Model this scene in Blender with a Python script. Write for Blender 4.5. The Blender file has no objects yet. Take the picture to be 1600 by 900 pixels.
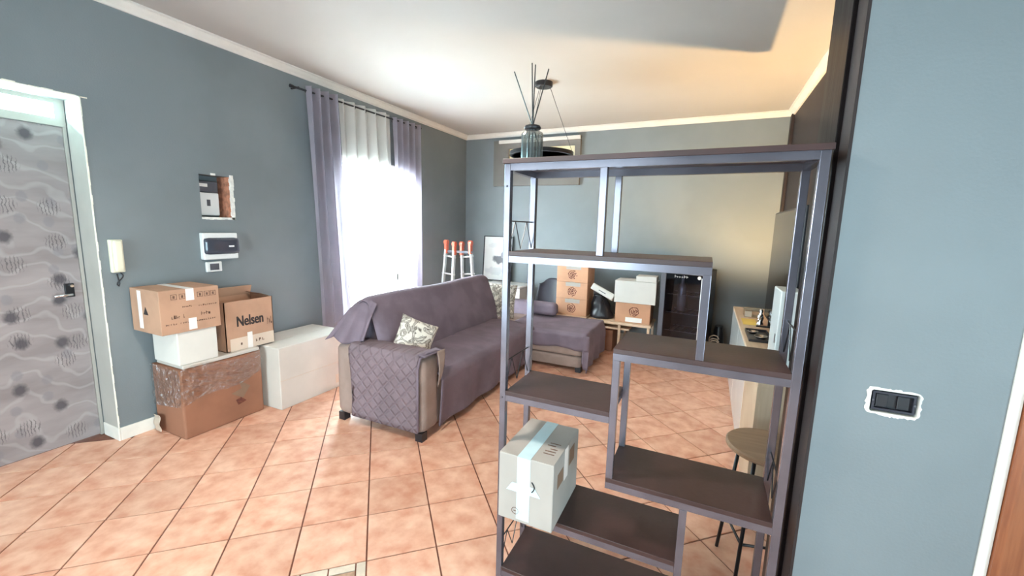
import bpy, bmesh, math, random
from mathutils import Vector, Matrix, noise
random.seed(7)
sc = bpy.context.scene
COL = sc.collection
# ------------------------------------------------------------------ camera
H = 1.55
cam_d = bpy.data.cameras.new('camera'); cam = bpy.data.objects.new('camera', cam_d); COL.objects.link(cam)
cam_d.sensor_fit = 'HORIZONTAL'; cam_d.sensor_width = 36.0; cam_d.lens = 36.0 * 649.86 / 1600; cam_d.clip_start = 0.05
right = Vector((0.9047746, 0.42512998, 0.02544441)); down = Vector((0.08515523, -0.12204553, -0.98886474)); fwd = Vector((-0.41729067, 0.89686643, -0.14662574))
cm = Matrix((right, -down, -fwd)).transposed().to_4x4(); cm.translation = (0, 0, H)
cam.matrix_world = cm; sc.camera = cam
# ------------------------------------------------------------------ view + world + daylight
sc.view_settings.view_transform = 'Standard'; sc.view_settings.look = 'None'; sc.view_settings.gamma = 1.0
sc.view_settings.use_curve_mapping = False; sc.view_settings.exposure = 1.30
w = bpy.data.worlds.new('daylight'); sc.world = w; w.use_nodes = True
bg = w.node_tree.nodes['Background']; bg.inputs[0].default_value = (0.72, 0.92, 1.0, 1); bg.inputs[1].default_value = 3.0
def area(name, loc, direction, sx, sy, power, col):
    l = bpy.data.lights.new(name, 'AREA'); l.shape = 'RECTANGLE'; l.size = sx; l.size_y = sy; l.energy = power; l.color = col
    o = bpy.data.objects.new(name, l); COL.objects.link(o); o.location = loc
    o.rotation_euler = Vector(direction).to_track_quat('-Z', 'Y').to_euler(); return o
area('daylight_window', (-4.25, 3.92, 1.25), (1, 0, -0.75), 1.3, 1.9, 780, (0.80, 0.97, 1.0))
area('daylight_transom', (-4.02, 0.86, 2.19), (1, 0, -0.15), 0.85, 0.16, 75, (0.50, 0.92, 1.0))
area('added_rear_daylight', (-1.9, -2.75, 1.22), (0, 1, 0), 2.3, 2.05, 56, (0.70, 0.92, 1.0))  # added light through an assumed, unseen window behind the camera
area('added_side_daylight', (2.32, -0.95, 1.05), (-1, 0.15, -0.1), 2.1, 1.3, 58, (0.62, 0.90, 1.0))  # added fill through an invented side window, brightens left wall and sofa
# ------------------------------------------------------------------ materials
MATS = {}
def mat(name, base, rough=0.6, metal=0.0, var=0.0, scale=4.0, bump=0.0, bscale=40.0, spec=0.5, col2=None, fac=(0.4, 0.6), stretch=None, detail=4):
    m = bpy.data.materials.new(name); m.use_nodes = True; nt = m.node_tree; N = nt.nodes; L = nt.links
    b = N['Principled BSDF']; b.inputs['Roughness'].default_value = rough; b.inputs['Metallic'].default_value = metal
    b.inputs['Specular IOR Level'].default_value = spec
    tc = N.new('ShaderNodeTexCoord'); co = tc.outputs['Object']
    if stretch:
        mp = N.new('ShaderNodeMapping'); mp.inputs['Scale'].default_value = stretch; L.new(co, mp.inputs['Vector']); co = mp.outputs['Vector']
    nz = N.new('ShaderNodeTexNoise'); nz.inputs['Scale'].default_value = scale; nz.inputs['Detail'].default_value = detail; L.new(co, nz.inputs['Vector'])
    rp = N.new('ShaderNodeValToRGB'); L.new(nz.outputs['Fac'], rp.inputs['Fac'])
    c2 = col2 if col2 else tuple(min(1, c * (1 + var)) for c in base); c1 = base if col2 else tuple(c * (1 - var) for c in base)
    rp.color_ramp.elements[0].position = fac[0]; rp.color_ramp.elements[1].position = fac[1]
    rp.color_ramp.elements[0].color = (*c1, 1); rp.color_ramp.elements[1].color = (*c2, 1)
    L.new(rp.outputs['Color'], b.inputs['Base Color'])
    if bump > 0:
        n2 = N.new('ShaderNodeTexNoise'); n2.inputs['Scale'].default_value = bscale; n2.inputs['Detail'].default_value = 3; L.new(co, n2.inputs['Vector'])
        bp = N.new('ShaderNodeBump'); bp.inputs['Strength'].default_value = bump; bp.inputs['Distance'].default_value = 0.01
        L.new(n2.outputs['Fac'], bp.inputs['Height']); L.new(bp.outputs['Normal'], b.inputs['Normal'])
    MATS[name] = m; return m
def nodes(m): return m.node_tree.nodes, m.node_tree.links, m.node_tree.nodes['Principled BSDF']

mat('wall_paint', (0.196, 0.218, 0.230), 0.55, var=0.05, scale=1.6, bump=0.08, bscale=120)
mat('wall_dark', (0.030, 0.020, 0.019), 0.5, var=0.12, scale=3, spec=0.3)
mat('lacquer_dark', (0.010, 0.007, 0.007), 0.30, var=0.2, scale=3, bump=0.15, bscale=4, stretch=(6, 6, 0.7), spec=0.05)
mat('ceiling_paint', (0.46, 0.432, 0.405), 0.75, var=0.02, scale=1.2)
mat('white_paint', (0.72, 0.68, 0.63), 0.5, var=0.03, scale=6)
mat('skirting_white', (0.82, 0.77, 0.70), 0.4, var=0.04, scale=9)
mat('reveal_paint', (0.42, 0.39, 0.35), 0.6, var=0.05, scale=3)
mat('bead_white', (0.90, 0.84, 0.72), 0.5, var=0.05, scale=30)
mat('grout', (0.19, 0.072, 0.045), 0.85, var=0.15, scale=20)
mat('metal_dark', (0.165, 0.150, 0.178), 0.22, metal=0.60, var=0.08, scale=8)
mat('board_dark', (0.046, 0.020, 0.018), 0.42, var=0.15, scale=6, bump=0.04, bscale=60)
mat('black_metal', (0.018, 0.017, 0.020), 0.35, metal=0.3, var=0.1)
mat('black_plastic', (0.016, 0.015, 0.019), 0.35, var=0.1)
mat('navy_plastic', (0.022, 0.020, 0.032), 0.38, var=0.1)
mat('gray_plastic', (0.10, 0.098, 0.115), 0.4, var=0.08)
mat('white_plastic', (0.80, 0.79, 0.77), 0.35, var=0.02)
mat('ivory_plastic', (0.78, 0.74, 0.58), 0.35, var=0.03)
mat('carton', (0.47, 0.27, 0.175), 0.75, var=0.07, scale=5, bump=0.05, bscale=30)
mat('carton_orange', (0.30, 0.128, 0.072), 0.7, var=0.08, scale=4, bump=0.06, bscale=20)
mat('carton_peach', (0.55, 0.285, 0.165), 0.7, var=0.07, scale=4, bump=0.05, bscale=20)
mat('carton_light', (0.66, 0.52, 0.41), 0.75, var=0.05, scale=5)
mat('carton_pale', (0.42, 0.37, 0.33), 0.75, var=0.04, scale=5)
mat('carton_dark', (0.26, 0.155, 0.10), 0.8, var=0.1)
mat('cardboard_white', (0.70, 0.665, 0.61), 0.55, var=0.03, scale=4)
mat('cardboard_cream', (0.60, 0.54, 0.48), 0.6, var=0.04, scale=4)
mat('tape_clear', (0.58, 0.74, 0.78), 0.15, var=0.04, scale=12)
mat('tape_white', (0.85, 0.80, 0.76), 0.3, var=0.03)
mat('print_brown', (0.16, 0.085, 0.06), 0.8, var=0.25, scale=60)
mat('print_red', (0.15, 0.042, 0.025), 0.8, var=0.2, scale=60)
mat('print_black', (0.03, 0.022, 0.022), 0.8, var=0.1)
mat('sofa_body', (0.33, 0.24, 0.205), 0.85, var=0.08, scale=8, bump=0.15, bscale=220)
mat('sofa_cover', (0.185, 0.140, 0.172), 0.9, var=0.10, scale=5, bump=0.2, bscale=160)
mat('oak', (0.52, 0.36, 0.235), 0.45, col2=(0.62, 0.46, 0.32), scale=3, stretch=(9, 0.8, 0.8), fac=(0.35, 0.65))
mat('oak_stool', (0.30, 0.175, 0.10), 0.4, col2=(0.37, 0.225, 0.13), scale=4, stretch=(1, 8, 1))
mat('pine', (0.68, 0.47, 0.31), 0.55, col2=(0.76, 0.56, 0.40), scale=3, stretch=(1, 10, 8))
mat('door_wood', (0.22, 0.062, 0.022), 0.35, col2=(0.30, 0.095, 0.036), scale=5, stretch=(12, 12, 0.8))
mat('gloss_white', (0.78, 0.82, 0.82), 0.12, var=0.02)
mat('aluminium', (0.72, 0.71, 0.70), 0.32, metal=0.75, var=0.06, scale=10)
mat('orange_plastic', (0.62, 0.125, 0.065), 0.4, var=0.1)
mat('brick', (0.42, 0.17, 0.10), 0.9, var=0.25, scale=25, bump=0.4, bscale=40)
mat('plaster', (0.78, 0.75, 0.70), 0.9, var=0.1, scale=30, bump=0.3, bscale=60)
mat('taupe', (0.155, 0.14, 0.125), 0.6, var=0.05)
mat('cream_panel', (0.78, 0.66, 0.42), 0.6, var=0.06, scale=5)
mat('screen', (0.010, 0.009, 0.010), 0.09, var=0.05)
mat('smoke_plastic', (0.055, 0.06, 0.08), 0.12, var=0.1)
mat('paper_white', (0.82, 0.80, 0.77), 0.7, var=0.02)
mat('yellow_paper', (0.75, 0.55, 0.12), 0.7, var=0.05)
mat('chrome', (0.8, 0.78, 0.78), 0.12, metal=1.0, var=0.03)
mat('tile_cream', (0.70, 0.58, 0.46), 0.5, var=0.1, scale=12)
mat('tile_brown', (0.42, 0.26, 0.17), 0.5, var=0.25, scale=20)

def mat_tile():
    m = mat('terracotta', (0.66, 0.295, 0.185), 0.42, col2=(0.87, 0.54, 0.385), scale=11, fac=(0.32, 0.70), bump=0.10, bscale=28, detail=7)
    N, L, b = nodes(m)
    base = b.inputs['Base Color'].links[0].from_socket
    oi = N.new('ShaderNodeObjectInfo')
    tc = [n for n in N if n.type == 'TEX_COORD'][0]
    ad = N.new('ShaderNodeVectorMath'); ad.operation = 'MULTIPLY_ADD'
    ad.inputs[1].default_value = (37, 23, 11)
    cmb = N.new('ShaderNodeCombineXYZ'); L.new(oi.outputs['Random'], cmb.inputs[0]); L.new(oi.outputs['Random'], cmb.inputs[1]); L.new(oi.outputs['Random'], cmb.inputs[2])
    L.new(cmb.outputs[0], ad.inputs[0]); L.new(tc.outputs['Object'], ad.inputs[2])
    for n in N:
        if n.type == 'TEX_NOISE':
            L.new(ad.outputs[0], n.inputs['Vector'])
    hs = N.new('ShaderNodeHueSaturation'); mr = N.new('ShaderNodeMapRange'); mr.inputs[3].default_value = 0.90; mr.inputs[4].default_value = 1.06
    L.new(oi.outputs['Random'], mr.inputs[0]); L.new(mr.outputs[0], hs.inputs['Value']); L.new(base, hs.inputs['Color']); L.new(hs.outputs[0], b.inputs['Base Color'])
mat_tile()

def mat_quilt():
    m = mat('sofa_quilt', (0.205, 0.150, 0.168), 0.85, var=0.10, scale=6)
    N, L, b = nodes(m); tc = [n for n in N if n.type == 'TEX_COORD'][0]
    bs = []
    for ang in (0.785, -0.785):
        mp = N.new('ShaderNodeMapping'); mp.inputs['Rotation'].default_value = (0, ang, 0); mp.inputs['Scale'].default_value = (1, 0.0, 1); L.new(tc.outputs['Object'], mp.inputs['Vector'])
        wv = N.new('ShaderNodeTexWave'); wv.bands_direction = 'X'; wv.inputs['Scale'].default_value = 4.2; wv.inputs['Distortion'].default_value = 0.4; L.new(mp.outputs[0], wv.inputs['Vector'])
        rp = N.new('ShaderNodeValToRGB'); rp.color_ramp.elements[1].position = 0.25; L.new(wv.outputs['Fac'], rp.inputs['Fac']); bs.append(rp.outputs[0])
    mn = N.new('ShaderNodeMath'); mn.operation = 'MINIMUM'; L.new(bs[0], mn.inputs[0]); L.new(bs[1], mn.inputs[1])
    bp = N.new('ShaderNodeBump'); bp.inputs['Strength'].default_value = 0.7; bp.inputs['Distance'].default_value = 0.012; L.new(mn.outputs[0], bp.inputs['Height']); L.new(bp.outputs[0], b.inputs['Normal'])
mat_quilt()

def mat_door():
    m = mat('door_wallpaper', (0.25, 0.21, 0.21), 0.5, col2=(0.34, 0.29, 0.29), scale=3.5, stretch=(1, 0.7, 2.4), fac=(0.35, 0.65))
    N, L, b = nodes(m); base = b.inputs['Base Color'].links[0].from_socket; tc = [n for n in N if n.type == 'TEX_COORD'][0]
    def vec(sy, sz, off):
        sx = N.new('ShaderNodeSeparateXYZ'); L.new(tc.outputs['Object'], sx.inputs[0]); cx = N.new('ShaderNodeCombineXYZ'); L.new(sx.outputs[1], cx.inputs[0]); L.new(sx.outputs[2], cx.inputs[1])
        mp = N.new('ShaderNodeMapping'); mp.inputs['Scale'].default_value = (sy, sz, 0); mp.inputs['Location'].default_value = (off[1], off[2], 0); L.new(cx.outputs[0], mp.inputs['Vector'])
        nz = N.new('ShaderNodeTexNoise'); nz.inputs['Scale'].default_value = 9; L.new(mp.outputs[0], nz.inputs['Vector'])
        mx = N.new('ShaderNodeMix'); mx.data_type = 'VECTOR'; mx.inputs[0].default_value = 0.10; L.new(mp.outputs[0], mx.inputs[4]); L.new(nz.outputs['Color'], mx.inputs[5])
        return mx.outputs[1]
    def spots(sy, sz, off, r0, r1, sel):
        v = vec(sy, sz, off)
        vo = N.new('ShaderNodeTexVoronoi'); vo.voronoi_dimensions = '2D'; vo.inputs['Scale'].default_value = 1.0; vo.inputs['Randomness'].default_value = 0.8; L.new(v, vo.inputs['Vector'])
        a = N.new('ShaderNodeMapRange'); a.inputs[1].default_value = r0; a.inputs[2].default_value = r1; a.inputs[3].default_value = 1; a.inputs[4].default_value = 0; L.new(vo.outputs['Distance'], a.inputs[0])
        s = N.new('ShaderNodeSeparateColor'); L.new(vo.outputs['Color'], s.inputs[0])
        g = N.new('ShaderNodeMath'); g.operation = 'GREATER_THAN'; g.inputs[1].default_value = sel; L.new(s.outputs[0], g.inputs[0])
        mu = N.new('ShaderNodeMath'); mu.operation = 'MULTIPLY'; L.new(a.outputs[0], mu.inputs[0]); L.new(g.outputs[0], mu.inputs[1]); return mu.outputs[0]
    def over(c, f, col, k):
        mx = N.new('ShaderNodeMix'); mx.data_type = 'RGBA'; L.new(c, mx.inputs[6]); mx.inputs[7].default_value = (*col, 1)
        mk = N.new('ShaderNodeMath'); mk.operation = 'MULTIPLY'; mk.inputs[1].default_value = k; L.new(f, mk.inputs[0]); L.new(mk.outputs[0], mx.inputs[0]); return mx.outputs[2]
    # pale sweeping stems
    mp = N.new('ShaderNodeMapping'); mp.inputs['Scale'].default_value = (0, 1, 1); mp.inputs['Rotation'].default_value = (0.35, 0, 0); L.new(tc.outputs['Object'], mp.inputs['Vector'])
    wv = N.new('ShaderNodeTexWave'); wv.bands_direction = 'Z'; wv.inputs['Scale'].default_value = 2.6; wv.inputs['Distortion'].default_value = 12; wv.inputs['Detail'].default_value = 2; wv.inputs['Detail Scale'].default_value = 1.3; L.new(mp.outputs[0], wv.inputs['Vector'])
    wr = N.new('ShaderNodeMapRange'); wr.inputs[1].default_value = 0.86; wr.inputs[2].default_value = 1.0; L.new(wv.outputs['Fac'], wr.inputs[0])
    c = over(base, wr.outputs[0], (0.46, 0.42, 0.42), 0.36)
    c = over(c, spots(9, 7, (0, 3.3, 1.1), 0.16, 0.24, 0.55), (0.22, 0.20, 0.215), 0.6)
    # leaf sprays
    v2 = vec(9, 9, (0, 0.7, 4.2)); v2b = spots(5.5, 5.5, (0, 1.7, 6.2), 0.2, 0.30, 0.40)
    w2 = N.new('ShaderNodeTexWave'); w2.inputs['Scale'].default_value = 2.4; w2.inputs['Distortion'].default_value = 6; L.new(v2, w2.inputs['Vector'])
    w2r = N.new('ShaderNodeMapRange'); w2r.inputs[1].default_value = 0.80; w2r.inputs[2].default_value = 0.9; L.new(w2.outputs['Fac'], w2r.inputs[0])
    mm = N.new('ShaderNodeMath'); mm.operation = 'MULTIPLY'; L.new(w2r.outputs[0], mm.inputs[0]); L.new(v2b, mm.inputs[1])
    c = over(c, mm.outputs[0], (0.10, 0.085, 0.09), 0.8)
    c = over(c, spots(6.0, 5.0, (0, 0.35, 0.2), 0.10, 0.23, 0.50), (0.07, 0.06, 0.07), 0.9)
    L.new(c, b.inputs['Base Color'])
mat_door()

def mat_floral():
    m = mat('floral_print', (0.74, 0.68, 0.60), 0.9, var=0.03, scale=6, bump=0.1, bscale=200)
    N, L, b = nodes(m); base = b.inputs['Base Color'].links[0].from_socket; tc = [n for n in N if n.type == 'TEX_COORD'][0]
    nz = N.new('ShaderNodeTexNoise'); nz.inputs['Scale'].default_value = 9; nz.inputs['Detail'].default_value = 2; nz.inputs['Distortion'].default_value = 1.6; L.new(tc.outputs['Object'], nz.inputs['Vector'])
    rp = N.new('ShaderNodeValToRGB'); e = rp.color_ramp.elements
    e[0].position = 0.44; e[0].color = (0, 0, 0, 1); e[1].position = 0.475; e[1].color = (1, 1, 1, 1)
    k = e.new(0.52); k.color = (0.25, 0.25, 0.25, 1); k = e.new(0.56); k.color = (0.9, 0.9, 0.9, 1); k = e.new(0.60); k.color = (0, 0, 0, 1)
    L.new(nz.outputs['Fac'], rp.inputs['Fac'])
    mx = N.new('ShaderNodeMix'); mx.data_type = 'RGBA'; L.new(rp.outputs[0], mx.inputs[0]); L.new(base, mx.inputs[6]); mx.inputs[7].default_value = (0.105, 0.075, 0.06, 1); L.new(mx.outputs[2], b.inputs['Base Color'])
mat_floral()

def mat_cloth(name, col, transl, transp, var=0.12):
    m = mat(name, col, 0.85, var=var, scale=3); N, L, b = nodes(m)
    tr = N.new('ShaderNodeBsdfTranslucent'); tr.inputs[0].default_value = (*[min(1, c * 1.3) for c in col], 1)
    mx = N.new('ShaderNodeMixShader'); mx.inputs[0].default_value = transl; L.new(b.outputs[0], mx.inputs[1]); L.new(tr.outputs[0], mx.inputs[2])
    out = N['Material Output']; last = mx.outputs[0]
    if transp > 0:
        tp = N.new('ShaderNodeBsdfTransparent'); m2 = N.new('ShaderNodeMixShader'); m2.inputs[0].default_value = transp; L.new(last, m2.inputs[1]); L.new(tp.outputs[0], m2.inputs[2]); last = m2.outputs[0]
    L.new(last, out.inputs['Surface'])
mat_cloth('curtain_lilac', (0.43, 0.395, 0.45), 0.5, 0.10)
mat_cloth('curtain_sheer', (0.90, 0.88, 0.84), 0.45, 0.12, 0.02)

def mat_glass(name, tint, gloss=0.10, rough=0.03, bump=0.0):
    m = bpy.data.materials.new(name); m.use_nodes = True; N = m.node_tree.nodes; L = m.node_tree.links
    N.remove(N['Principled BSDF']); out = N['Material Output']
    tp = N.new('ShaderNodeBsdfTransparent'); tp.inputs[0].default_value = (*tint, 1)
    gl = N.new('ShaderNodeBsdfGlossy'); gl.inputs['Roughness'].default_value = rough
    lw = N.new('ShaderNodeLayerWeight'); lw.inputs[0].default_value = 0.25
    mr = N.new('ShaderNodeMapRange'); mr.inputs[3].default_value = gloss; mr.inputs[4].default_value = min(1, gloss + 0.55); L.new(lw.outputs['Facing'], mr.inputs[0])
    mx = N.new('ShaderNodeMixShader'); L.new(mr.outputs[0], mx.inputs[0]); L.new(tp.outputs[0], mx.inputs[1]); L.new(gl.outputs[0], mx.inputs[2]); L.new(mx.outputs[0], out.inputs['Surface'])
    if bump:
        nz = N.new('ShaderNodeTexNoise'); nz.inputs['Scale'].default_value = 14; nz.inputs['Detail'].default_value = 5; nz.inputs['Distortion'].default_value = 1.5
        tc = N.new('ShaderNodeTexCoord'); L.new(tc.outputs['Object'], nz.inputs['Vector'])
        bp = N.new('ShaderNodeBump'); bp.inputs['Strength'].default_value = bump; bp.inputs['Distance'].default_value = 0.03; L.new(nz.outputs['Fac'], bp.inputs['Height']); L.new(bp.outputs[0], gl.inputs['Normal'])
    MATS[name] = m
mat_glass('window_glass', (0.97, 0.99, 1.0), 0.04)
mat_glass('door_glass', (0.55, 0.55, 0.62), 0.02)
mat_glass('vase_glass', (0.97, 0.98, 0.96), 0.26, 0.08)
mat_glass('stretch_film', (0.93, 0.91, 0.89), 0.16, 0.14, 1.0)
mat_glass('clear_plastic', (0.85, 0.85, 0.83), 0.12, 0.08)

def mat_poster():
    m = mat('poster_print', (0.80, 0.80, 0.78), 0.5, var=0.03, scale=6)
    N, L, b = nodes(m); base = b.inputs['Base Color'].links[0].from_socket; tc = [n for n in N if n.type == 'TEX_COORD'][0]
    c = base
    for (px, pz, sx, sz, col, k) in ((0.02, -0.02, 3.0, 5.0, (0.08, 0.08, 0.10), 0.9), (0.10, 0.06, 7, 6, (0.20, 0.20, 0.23), 0.8), (-0.04, -0.2, 2.0, 5, (0.62, 0.63, 0.64), 0.7), (-0.05, 0.2, 2.2, 9, (0.66, 0.66, 0.67), 0.6)):
        mp = N.new('ShaderNodeMapping'); mp.inputs['Location'].default_value = (-px * sx, 0, -pz * sz); mp.inputs['Scale'].default_value = (sx, 0, sz); L.new(tc.outputs['Object'], mp.inputs['Vector'])
        nz = N.new('ShaderNodeTexNoise'); nz.inputs['Scale'].default_value = 12; L.new(tc.outputs['Object'], nz.inputs['Vector'])
        ln = N.new('ShaderNodeVectorMath'); ln.operation = 'LENGTH'; L.new(mp.outputs[0], ln.inputs[0])
        ma = N.new('ShaderNodeMath'); ma.operation = 'MULTIPLY_ADD'; ma.inputs[1].default_value = 0.5; L.new(nz.outputs['Fac'], ma.inputs[0]); L.new(ln.outputs['Value'], ma.inputs[2])
        mr = N.new('ShaderNodeMapRange'); mr.inputs[1].default_value = 0.50; mr.inputs[2].default_value = 0.62; mr.inputs[3].default_value = k; mr.inputs[4].default_value = 0; L.new(ma.outputs[0], mr.inputs[0])
        mx = N.new('ShaderNodeMix'); mx.data_type = 'RGBA'; L.new(mr.outputs[0], mx.inputs[0]); L.new(c, mx.inputs[6]); mx.inputs[7].default_value = (*col, 1); c = mx.outputs[2]
    L.new(c, b.inputs['Base Color'])
mat_poster()

# ------------------------------------------------------------------ geometry helpers
def wloc(o):
    v = Vector((0, 0, 0))
    while o is not None: v += o.location; o = o.parent
    return v
class MB:
    def __init__(s): s.v = []; s.f = []
    def add(s, vs, fs):
        k = len(s.v); s.v += [Vector(p) for p in vs]; s.f += [tuple(i + k for i in f) for f in fs]; return s
    def box(s, x0, x1, y0, y1, z0, z1):
        return s.add([(x, y, z) for z in (z0, z1) for y in (y0, y1) for x in (x0, x1)], [(0, 2, 3, 1), (4, 5, 7, 6), (0, 1, 5, 4), (2, 6, 7, 3), (0, 4, 6, 2), (1, 3, 7, 5)])
    def bar(s, a, b, wx, wy=None):
        a = Vector(a); b = Vector(b); wy = wy or wx; d = (b - a).normalized(); up = Vector((0, 0, 1)) if abs(d.z) < 0.9 else Vector((0, 1, 0))
        u = d.cross(up).normalized() * wx / 2; v = u.cross(d).normalized() * wy / 2
        return s.add([p + i * u + j * v for p in (a, b) for i, j in ((-1, -1), (1, -1), (1, 1), (-1, 1))], [(0, 3, 2, 1), (4, 5, 6, 7), (0, 1, 5, 4), (1, 2, 6, 5), (2, 3, 7, 6), (3, 0, 4, 7)])
    def tube(s, pts, r, seg=8, closed=False):
        pts = [Vector(p) for p in pts]; n = len(pts); vs = []; fs = []
        prev = None
        for i, p in enumerate(pts):
            if closed: d = pts[(i + 1) % n] - pts[i - 1]
            else: d = pts[min(i + 1, n - 1)] - pts[max(i - 1, 0)]
            d.normalize()
            if prev is None: up = Vector((0, 0, 1)) if abs(d.z) < 0.9 else Vector((1, 0, 0)); u = d.cross(up).normalized()
            else: u = (prev - prev.dot(d) * d).normalized()
            prev = u; v = d.cross(u)
            vs += [p + r * (math.cos(2 * math.pi * k / seg) * u + math.sin(2 * math.pi * k / seg) * v) for k in range(seg)]
        for i in range(n if closed else n - 1):
            j = (i + 1) % n
            for k in range(seg): fs.append((i * seg + k, i * seg + (k + 1) % seg, j * seg + (k + 1) % seg, j * seg + k))
        if not closed: fs += [tuple(range(seg))[::-1], tuple((n - 1) * seg + k for k in range(seg))]
        return s.add(vs, fs)
    def lathe(s, prof, c=(0, 0, 0), seg=32, flute=0.0):
        c = Vector(c); vs = []; fs = []
        for r, z in prof:
            for k in range(seg):
                rr = r * (1 + (flute if k % 2 else 0)); t = 2 * math.pi * k / seg; vs.append(c + Vector((rr * math.cos(t), rr * math.sin(t), z)))
        for i in range(len(prof) - 1):
            for k in range(seg): fs.append((i * seg + k, i * seg + (k + 1) % seg, (i + 1) * seg + (k + 1) % seg, (i + 1) * seg + k))
        if prof[0][0] > 1e-4: fs.append(tuple(range(seg))[::-1])
        if prof[-1][0] > 1e-4: fs.append(tuple((len(prof) - 1) * seg + k for k in range(seg)))
        return s.add(vs, fs)
    def grid(s, fn, nu, nv, thick=0.0):
        P = [[Vector(fn(i / nu, j / nv)) for j in range(nv + 1)] for i in range(nu + 1)]
        W = nv + 1
        vs = [p for row in P for p in row]; fs = [(i * W + j, (i + 1) * W + j, (i + 1) * W + j + 1, i * W + j + 1) for i in range(nu) for j in range(nv)]
        if thick:
            nrm = [Vector((0, 0, 0)) for _ in vs]
            for f in fs:
                n = (vs[f[1]] - vs[f[0]]).cross(vs[f[3]] - vs[f[0]])
                for k in f: nrm[k] += n
            K = len(vs); vs = vs + [v - n.normalized() * thick for v, n in zip(vs, nrm)]
            fs = fs + [tuple(k + K for k in f[::-1]) for f in fs]
            ring = [j for j in range(W)] + [i * W + nv for i in range(1, nu + 1)] + [nu * W + j for j in range(nv - 1, -1, -1)] + [i * W for i in range(nu - 1, 0, -1)]
            for a, b in zip(ring, ring[1:] + ring[:1]): fs.append((b, a, a + K, b + K)[::-1])
        return s.add(vs, fs)
    def soft(s, x0, x1, y0, y1, z0, z1, r, n=10, amp=0.0, freq=5.0, puff=0.0):
        b = bmesh.new(); bmesh.ops.create_cube(b, size=2); bmesh.ops.subdivide_edges(b, edges=b.edges[:], cuts=n, use_grid_fill=True)
        h = Vector(((x1 - x0) / 2, (y1 - y0) / 2, (z1 - z0) / 2)); c = Vector(((x0 + x1) / 2, (y0 + y1) / 2, (z0 + z1) / 2)); vs = []
        b.verts.ensure_lookup_table()
        for v in b.verts:
            q = v.co.copy()
            p = Vector((q.x * h.x, q.y * h.y, q.z * h.z)); rr = min(r, *h)
            inn = Vector([max(-(h[i] - rr), min(h[i] - rr, p[i])) for i in range(3)]); d = p - inn
            if d.length > 1e-6: p = inn + d.normalized() * rr
            if puff: p.z += puff * (1 - q.x ** 2) * (1 - q.y ** 2) * (1 if q.z > 0.5 else 0)
            w_ = p + c
            if amp:
                nn = noise.noise_vector(w_ * freq); w_ = w_ + nn * amp
            vs.append(w_)
        fs = [tuple(v.index for v in f.verts) for f in b.faces]; b.free(); return s.add(vs, fs)
    def prism(s, poly, axis, a, b):
        n = len(poly); vs = []
        for t in (a, b):
            for p, q in poly: vs.append({'x': (t, p, q), 'y': (p, t, q), 'z': (p, q, t)}[axis])
        return s.add(vs, [tuple(range(n))[::-1], tuple(range(n, 2 * n))] + [(i, (i + 1) % n, n + (i + 1) % n, n + i) for i in range(n)])
    def build(s, name, m, parent=None, smooth=False, bevel=0.0, local=False, seg=2):
        off = Vector((0, 0, 0)) if (local or parent is None) else wloc(parent)
        me = bpy.data.meshes.new(name); me.from_pydata([tuple(v - off) for v in s.v], [], s.f)
        b = bmesh.new(); b.from_mesh(me); bmesh.ops.recalc_face_normals(b, faces=b.faces[:])
        if bevel > 0:
            es = [e for e in b.edges if e.is_manifold and e.calc_face_angle(0) > 0.5]
            bmesh.ops.bevel(b, geom=es, offset=bevel, segments=seg, affect='EDGES', profile=0.5)
        b.to_mesh(me); b.free()
        me.materials.append(MATS[m])
        if smooth:
            for p in me.polygons: p.use_smooth = True
        o = bpy.data.objects.new(name, me); COL.objects.link(o)
        if name in ('print', 'rosette_print', 'lettering'): o['kind'] = 'stuff'
        if parent is not None: o.parent = parent
        return o
def tag(o, label=None, cat=None, group=None, kind=None):
    if label: o['label'] = label
    if cat: o['category'] = cat
    if group: o['group'] = group
    if kind: o['kind'] = kind
    return o
def recenter(o):
    """top-level single mesh: move the origin to the base centre"""
    me = o.data; xs = [v.co for v in me.vertices]
    c = Vector(((min(v.x for v in xs) + max(v.x for v in xs)) / 2, (min(v.y for v in xs) + max(v.y for v in xs)) / 2, min(v.z for v in xs)))
    me.transform(Matrix.Translation(-c)); o.location = o.location + c; return o
def thing(name, label, cat, loc=(0, 0, 0), rz=0.0, group=None):
    o = bpy.data.objects.new(name, None); COL.objects.link(o); o.location = loc; o.rotation_euler = (0, 0, rz); o.empty_display_size = 0.05
    return tag(o, label, cat, group)
def struct(name, mb, m, smooth=False, bevel=0.0): return tag(mb.build(name, m, None, smooth, bevel), kind='structure')
def text_mesh(name, txt, size, m, parent, origin, xdir, updir, bold=0.0, width=None):
    cu = bpy.data.curves.new('txt', 'FONT'); cu.body = txt; cu.size = size; cu.extrude = 0.0003; cu.offset = bold
    to = bpy.data.objects.new('txt', cu); COL.objects.link(to); dg = bpy.context.evaluated_depsgraph_get(); dg.update()
    me = bpy.data.meshes.new_from_object(to.evaluated_get(dg)); bpy.data.objects.remove(to)
    X = Vector(xdir).normalized(); U = Vector(updir).normalized(); Nn = X.cross(U)
    me.transform(Matrix.Scale((width / max(1e-6, max(v.co.x for v in me.vertices))) if width else 1, 4, (1, 0, 0)))
    R = Matrix((X, U, Nn)).transposed().to_4x4(); R.translation = Vector(origin) - wloc(parent); me.transform(R)
    me.materials.clear(); me.materials.append(MATS[m]); o = bpy.data.objects.new(name, me); COL.objects.link(o); o.parent = parent; return o
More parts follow.
